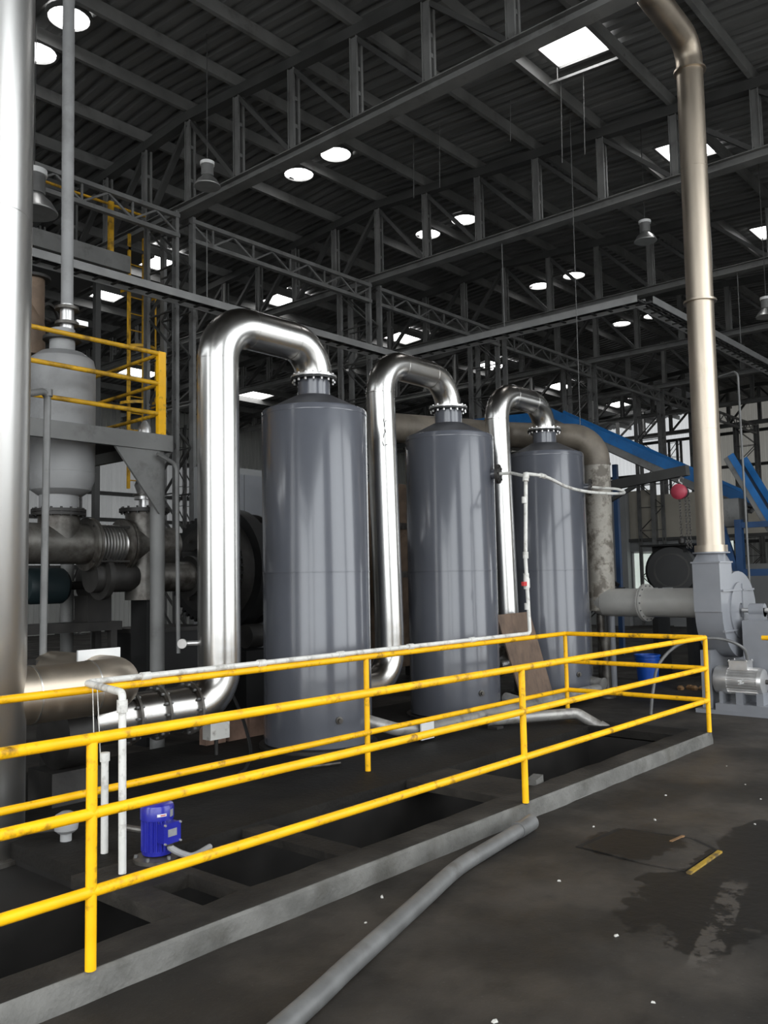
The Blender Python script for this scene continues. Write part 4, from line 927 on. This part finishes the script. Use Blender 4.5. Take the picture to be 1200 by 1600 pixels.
# ---------------------------------------------------------------- conveyors, hoist, drum casing and blue bin
cv = thing('belt_conveyor', (17.2, 8, 0), 'long blue inclined belt conveyor climbing left behind the tanks', 'conveyor')
def incl(root, x, P, Q, h, names=True, wd=.8, ux=None):
    P = Vector(P); Q = Vector(Q); d = (Q-P).normalized(); n = Vector((1, 0, 0)).cross(d)
    if n.z < 0: n = -n
    for s in (-1, 1):
        o = Vector((s*wd/2, 0, 0))
        MB().bar(P+o+n*h*.5, Q+o+n*h*.5, .04, h, (1, 0, 0)).build('side_panel', M['blue'], root)
        MB().bar(P+o*.96-n*h*.38, Q+o*.96-n*h*.38, .05, h*.75, (1, 0, 0)).build('stringer', M['mid_steel'], root)
    MB().bar(P-n*h*.1, Q-n*h*.1, wd-.06, .03, (1, 0, 0)).build('belt', M['black'], root)
    MB().bar(P-n*h*.8, Q-n*h*.8, wd-.1, .03, (1, 0, 0)).build('return_belt', M['black'], root)
    mb = MB(); L_ = (Q-P).length; k = int(L_/.9)
    for i in range(k+1):
        c = P+d*(.1+(L_-.2)*i/k)-n*h*.55; mb.cyl(c-Vector((wd/2-.06, 0, 0)), c+Vector((wd/2-.06, 0, 0)), .05, 10)
    mb.build('idlers', M['iron'], root)
incl(cv, 17.2, (17.2, 5.638, 3.02), (17.2, 9.89, 5.36), .19)
incl(cv, 17.2, (17.2, 9.938, 5.188), (17.2, 15.48, 5.446), .22)
for y, z in ((6.3, 2.85), (8.6, 4.15), (12.7, 4.95)):
    for s in (-.42, .42): MB().box((17.2+s-.05, y-.05, 0), (17.2+s+.05, y+.05, z)).build('leg', M['blue_dark'], cv)
cv2 = thing('steep_conveyor', (16, 4.6, 0), 'steep blue and grey conveyor at the right edge', 'conveyor')
incl(cv2, 16, (16, 3.7, .35), (16, 5.46, 3.80), .11, wd=.7)
MB().box((15.75, 5.35, 2.55), (16.2, 5.72, 3.05)).build('discharge_chute', M['mid_steel'], cv2)
bf = thing('blue_support_frame', (16, 5.2, 0), 'dull blue steel support frame below the conveyors beside the stack', 'frame')
for y in (5.30, 4.1): MB().box((15.5, y-.06, 0), (15.62, y+.06, 2.65)).build('post', M['blue_dark'], bf)
MB().bar((15.56, 5.62, 2.6), (15.56, 5.36, 1.7), .10, .10).build('brace', M['blue_dark'], bf)
MB().bar((15.56, 5.9, .05), (15.56, 5.62, 2.6), .10, .10).build('brace', M['blue_dark'], bf)
MB().box((15.52, 4.16, 1.66), (15.60, 5.24, 1.78)).build('beam', M['blue_dark'], bf)
MB().box((15.52, 4.16, 2.5), (15.60, 5.24, 2.6)).build('beam', M['blue_dark'], bf)
bs = thing('blue_post', (14.6, 5.45, 0), 'slim blue post left of the stack behind the hanging drum', 'post')
MB().box((14.55, 5.40, .02), (14.65, 5.50, 2.9)).build('shaft', M['blue_dark'], bs); MB().box((14.48, 5.33, 0), (14.72, 5.57, .02)).build('base_plate', M['blue_dark'], bs)
hk = thing('black_housing', (17.0, 3.6, 0), 'black machine housing under the steep conveyor', 'machine')
MB().box((16.8, 2.2, 0), (17.6, 5.2, 2.9)).build('body', M['black'], hk)
for z in (.9, 1.8): MB().box((16.77, 2.2, z), (16.8, 5.2, z+.06)).build('stiffener', M['iron'], hk)
jb = thing('jib_crane', (13.7, 7.4, 0), 'dark jib beam on a slim grey post carrying the red chain hoist', 'crane')
MB().cyl((13.75, 7.35, 0), (13.75, 7.35, 3.6), .07, 16).build('post', M['mid_steel'], jb)
MB().bar((13.75, 7.42, 3.20), (13.5, 5.35, 3.36), .12, .16, (1, 0, 0)).build('arm', M['dark_steel'], jb)
MB().bar((13.74, 7.36, 2.75), (13.62, 6.3, 3.2), .06, .06).build('brace', M['dark_steel'], jb)
MB().cyl((13.75, 7.35, 0), (13.75, 7.35, .03), .2, 16).build('base_plate', M['iron'], jb)
ch = thing('chain_hoist', (13.5, 5.46, 2.0), 'pinkish red chain hoist with hanging chains', 'hoist')
MB().lathe((13.43, 5.46, 3.02), (-1, 0, 0), [(0, .10), (.02, .125), (.08, .125), (.10, .10), (.12, .06)], 24).build('body', M['pinkred'], ch)
MB().lathe((13.57, 5.46, 3.02), (-1, 0, 0), [(0, .09), (.14, .12)], 24).build('chain_wheel', M['iron'], ch)
MB().tube([(13.5, 5.46, 3.13), (13.5, 5.46, 3.16), (13.5, 5.50, 3.19), (13.5, 5.50, 3.23), (13.5, 5.46, 3.26), (13.5, 5.42, 3.235)], .016, 8).build('top_hook', M['silver'], ch)
def chain(p, q, nm, r=.02):
    p = Vector(p); q = Vector(q); n = int((p-q).length/.045); mb = MB()
    for k in range(n):
        c = p+(q-p)*((k+.5)/n); s = Vector((1, 0, 0)) if k % 2 else Vector((0, 1, 0))
        mb.tube([c+Vector((0, 0, .03)), c+s*.014+Vector((0, 0, .015)), c+s*.014-Vector((0, 0, .015)), c-Vector((0, 0, .03)), c-s*.014-Vector((0, 0, .015)), c-s*.014+Vector((0, 0, .015)), c+Vector((0, 0, .03))], .006, 5)
    return mb.build(nm, M['chain'], ch, kind='stuff')
chain((13.5, 5.50, 2.92), (13.5, 5.50, 2.32), 'load_chain'); chain((13.48, 5.40, 2.92), (13.48, 5.40, 2.12), 'hand_chain'); chain((13.52, 5.36, 2.92), (13.52, 5.36, 2.12), 'hand_chain')
MB().lathe((13.5, 5.50, 2.18), (0, 0, 1), [(0, .02), (.03, .05), (.10, .055), (.14, .02)], 14).build('hook_block', M['iron'], ch)
dc = thing('drum_casing', (14.6, 6.05, 0), 'black round drum casing with a flat top flange under the chain hoist', 'drum')
MB().lathe((14.35, 6.05, 1.78), (1, .25, 0), [(0, .40), (.03, .44), (.6, .44), (.62, .40)], 36).build('shell', M['black'], dc)
MB().ring((14.36, 6.05, 1.78), (1, .25, 0), .30, .27, .04, 30).build('end_ring', M['iron'], dc)
MB().box((14.25, 5.60, 2.20), (15.0, 6.55, 2.23)).build('top_flange', M['black'], dc)
MB().box((14.4, 5.8, 2.08), (14.9, 6.4, 2.20)).build('neck', M['black'], dc)
for s in (-.3, .3): MB().box((14.4, 6.1+s-.05, 0), (14.9, 6.1+s+.05, 1.42)).build('leg', M['black'], dc)
for k, s in enumerate((-.12, .14)): MB().box((13.9, 5.98+s, 1.38), (13.93, 6.15+s, 1.50)).build('pale_plate', M['greywall'], dc)
MB().box((13.93, 5.82, 1.36), (14.4, 6.32, 1.385)).build('shelf', M['iron'], dc)
bb = thing('blue_bin', (13.45, 6.14, 0), 'blue plastic bin standing on the floor behind the railing corner', 'bin')
bn = MB(); bn.lathe((13.45, 6.14, 0), (0, 0, 1), [(0, .15), (.01, .16), (.40, .19), (.401, .21), (.43, .21), (.43, .18), (.05, .15)], 28); bn.build('body', M['bluebin'], bb)
MB().ring((13.45, 6.14, .36), (0, 0, 1), .20, .17, .02, 28).build('rib', M['bluebin'], bb)
for k in range(7):
    x, y = 12.75+random.uniform(-.05, .05)+.1*(k % 2), 5.3-.09*k; s = random.uniform(.05, .1)
    o = MB().lathe((0, 0, 0), (0, 0, 1), [(0, s*.8), (s*.5, s), (s, s*.5)], 6).build('scrap_lump', M['orange_dirt'], org=(0, 0, 0), cat='scrap', label='rusty brown scrap lump beyond the railing corner, %s from the left' % ['first', 'second', 'third', 'fourth', 'fifth', 'sixth', 'seventh'][k], group='scrap lumps beyond the railing'); o.location = (x, y, 0); o.rotation_euler = (0, 0, k)
gp = thing('grey_standpipe', (12.4, 6.55, 0), 'blue-grey slim standpipe beside the mottled pipe', 'pipe')
MB().cyl((12.45, 6.25, 0), (12.45, 6.25, 3.0), .06, 16).build('pipe', M['blower'], gp); MB().ring((12.45, 6.25, 1.85), (0, 0, 1), .075, .05, .05, 16).build('coupling', M['iron'], gp)
ho = thing('lever_machine', (13.1, 6.75, 0), 'black lever machine silhouetted before the far doorway', 'machine')
MB().tube([(13.1, 6.72, 0), (13.1, 6.72, 1.5), (13.1, 6.62, 1.75), (13.1, 6.72, 2.1)], [.1, .09, .08, .06], 12).build('body', M['black'], ho)
MB().bar((13.1, 6.7, 1.72), (13.1, 6.42, 1.55), .06, .06).build('lever', M['black'], ho); MB().box((13.0, 6.35, 1.42), (13.2, 6.62, 1.52)).build('tray', M['black'], ho)

# ---------------------------------------------------------------- inner building far right
wi = thing('wall_inner', (28, 12, 0), 'beige and grey panelled inner building behind the conveyor', kind='structure')
def panel_(y0, y1, z0, z1, mt, nm='wall_panel', x=28.0, t=.12): MB().box((x, y0, z0), (x+t, y1, z1)).build(nm, mt, wi)
panel_(12.32, 14.2, 2.95, 4.6, M['plaster']); panel_(10.6, 12.22, 2.95, 4.4, M['plaster']); panel_(4.0, 10.6, 2.95, 4.2, M['plaster'])
panel_(13.5, 16.5, 0, 4.9, M['greywall']); panel_(10.6, 12.2, 0, 2.85, M['greywall']); panel_(13.15, 13.5, 0, 2.9, M['greywall']); panel_(12.2, 13.15, 2.5, 2.9, M['greywall']); panel_(12.2, 13.15, 0, 1.1, M['greywall']); panel_(4, 10.6, 0, 2.0, M['greywall'])
MB().box((27.85, 4, 2.85), (28, 16.5, 2.95)).build('floor_beam', M['dark_steel'], wi)
MB().box((27.8, 12.2, 0), (28, 12.34, 4.9)).build('column', M['mid_steel'], wi); MB().box((27.7, 13.2, 0), (27.98, 14.0, 4.6)).build('column', M['greywall'], wi)
wn += 1
dwin = MB().box((28.03, 12.22, 1.1), (28.07, 13.13, 2.5)).build('window_%d' % wn, M['pane'], kind='structure', label='bright dusty window pane in the far grey wall')
wf = MB()
for a, b in (((27.99, 12.2, 2.46), (28.03, 13.15, 2.52)), ((27.99, 12.2, 1.06), (28.03, 13.15, 1.12)), ((27.99, 12.18, 1.06), (28.03, 12.24, 2.52)), ((27.99, 13.1, 1.06), (28.03, 13.16, 2.52))): wf.box(a, b)
wf.build('window_frame', M['white'], dwin)
wn += 1
MB().box((28.0, 9.75, 2.05), (28.05, 10.3, 2.75)).build('window_%d' % wn, M['pane'], kind='structure', label='bright narrow pane right of the hanging drum casing')
wn += 1
MB().box((27.6, 14.6, 1.0), (27.65, 15.0, 2.6)).build('window_%d' % wn, M['pane'], kind='structure', label='bright slit of window beside the mottled pipe')

# ---------------------------------------------------------------- things on the near floor
YS = [(4.961, 2.071), (5.458, 2.074), (5.462, 2.389), (5.63, 2.374)]
fp = thing('floor_pipe', (3.7, 3.0, 0), 'long grey pipe lying across the dark floor up to the kerb', 'pipe')
MB().tube(spline([(1.4, 2.30, .048), (2.38, 2.57, .048), (2.80, 2.70, .048), (3.31, 2.85, .048), (3.68, 2.96, .048), (4.10, 3.08, .05), (4.47, 3.14, .05), (5.05, 3.22, .05)]), .046, 16).build('pipe', M['hose'], fp)
MB().tube([(4.95, 3.21, .05), (5.18, 3.245, .05)], .054, 16).build('coupling', M['hose'], fp)
ya = MB(); ya.bar((YS[0][0], YS[0][1], .006), (YS[1][0], YS[1][1], .006), .028, .012); ya.build('yellow_floor_strip', M['yellow_worn'], label='worn yellow steel strip set in the stained floor', cat='strip')
rs = MB(); rs.bar((YS[2][0], YS[2][1], .006), (YS[3][0], YS[3][1], .006), .02, .012); rs.build('rusty_floor_strip', M['orange_dirt'], label='short rusty strip set in the stained floor', cat='strip')
mm = MB(); mm.bar((5.86, 3.66, .125), (6.0, 3.68, .14), .08, .06); mm.build('concrete_lump', M['kerb'], label='pale concrete lump on the pit edge at the second post', cat='lump')
ORDN = ['first', 'second', 'third', 'fourth', 'fifth', 'sixth', 'seventh', 'eighth', 'ninth', 'tenth', 'eleventh', 'twelfth', 'thirteenth', 'fourteenth', 'fifteenth', 'sixteenth', 'seventeenth']
spots = [(6.9, 2.3), (7.3, 2.55), (6.2, 2.1), (7.9, 2.9), (8.3, 2.5), (5.9, 2.7), (6.6, 2.9), (7.6, 2.2), (3.3, 3.05), (3.6, 3.2), (4.4, 2.6), (3.9, 2.0), (2.9, 2.0), (5.5, 2.95), (3.4, 1.6), (8.8, 2.7), (9.3, 2.4)]
def pxx(p):
    v = Vector((p[0], p[1], 0))-Vector((0, 0, 1.71)); return v.dot(rt)/v.dot(fw)
spots.sort(key=pxx)
for k, (x, y) in enumerate(spots):
    s = random.uniform(.008, .02)
    o = MB().add([(0, 0, 0), (s*1.6, .2*s, 0), (s*1.3, s, 0), (.1*s, .8*s, 0), (.2*s, .2*s, s*.5), (s*1.2, .4*s, s*.6), (s, .8*s, s*.4), (.3*s, .7*s, s*.5)], [(0, 3, 2, 1), (4, 5, 6, 7), (0, 1, 5, 4), (1, 2, 6, 5), (2, 3, 7, 6), (3, 0, 4, 7)]).build('litter_chip', M['litter'], org=(0, 0, 0), label='tiny pale litter chip on the dark floor, %s from the left' % ORDN[k], cat='litter', group='litter chips on the floor')
    o.location = (x, y, .0005); o.rotation_euler = (0, 0, random.uniform(0, 6))

# sunken slab edge in the floor and other late details
PC = [(5.016, 2.797), (5.551, 2.766), (5.606, 2.313), (5.458, 2.094), (4.983, 2.095), (4.961, 2.326)]
cxp = sum(p[0] for p in PC)/len(PC); cyp = sum(p[1] for p in PC)/len(PC)
ptc = thing('floor_patch', (cxp, cyp, 0), 'cracked patch of floor slab outlined by dark gaps near the yellow strip', 'patch')
MB().prism([((x-cxp)*.97+cxp, (y-cyp)*.97+cyp) for x, y in PC], (0, 0, .001), (1, 0, 0), (0, 1, 0), (0, 0, 1), .007).build('slab', M['floor'], ptc)
for k in (0, 1, 2):
    (xa, ya_), (xb_, yb_) = PC[k], PC[k+1]
    MB().bar((xa, ya_, .0025), (xb_, yb_, .0025), .055, .003).build('gap', M['pit'], ptc)
hb = thing('hanging_bar', (11.650, 5.889, 9.4), 'thin bar under the near edge of the first skylight', 'bar')
MB().bar((11.588, 6.503, 9.42), (11.712, 5.275, 9.42), .03, .04).build('bar', M['mid_steel'], hb)
MB().cyl((11.588, 6.353, 9.42), (11.588, 6.353, 9.70), .008, 6).build('hanger', M['mid_steel'], hb)
MB().cyl((11.712, 5.425, 9.42), (11.712, 5.425, 9.66), .008, 6).build('hanger', M['mid_steel'], hb)
sr = thing('side_railing', (9.52, 2.0, 0), 'end of a yellow rail entering at the right edge of the photo', 'railing')
MB().tube([(9.5, 3.06, 1.03), (9.5, .8, 1.03)], .0245, 12).build('rail', M['yellow'], sr)
for y in (2.2, .9): MB().tube([(9.5, y, 0), (9.5, y, 1.03)], .0235, 12).build('post', M['yellow'], sr)

kh = thing('dark_backing', (11.3, 9.6, 0), 'added dark hood glimpsed between the second riser and the middle tank', 'backing')  # added dark box that hides the bright far wall, stands for dark pipework
MB().box((10.4, 9.2, .3), (12.3, 10.2, 3.3)).build('body', M['rustpipe'], kh)
MB().box((10.33, 9.4, .6), (10.4, 10.0, 1.9)).build('door', M['iron'], kh)
MB().box((10.38, 9.16, 2.55), (12.3, 9.2, 2.65)).build('band', M['castdirty'], kh); MB().box((10.38, 9.16, 1.75), (12.3, 9.2, 1.85)).build('band', M['castdirty'], kh)
for x, y in ((10.5, 9.3), (12.2, 9.3), (10.5, 10.1), (12.2, 10.1)): MB().box((x-.06, y-.06, 0), (x+.06, y+.06, .3)).build('leg', M['iron'], kh)
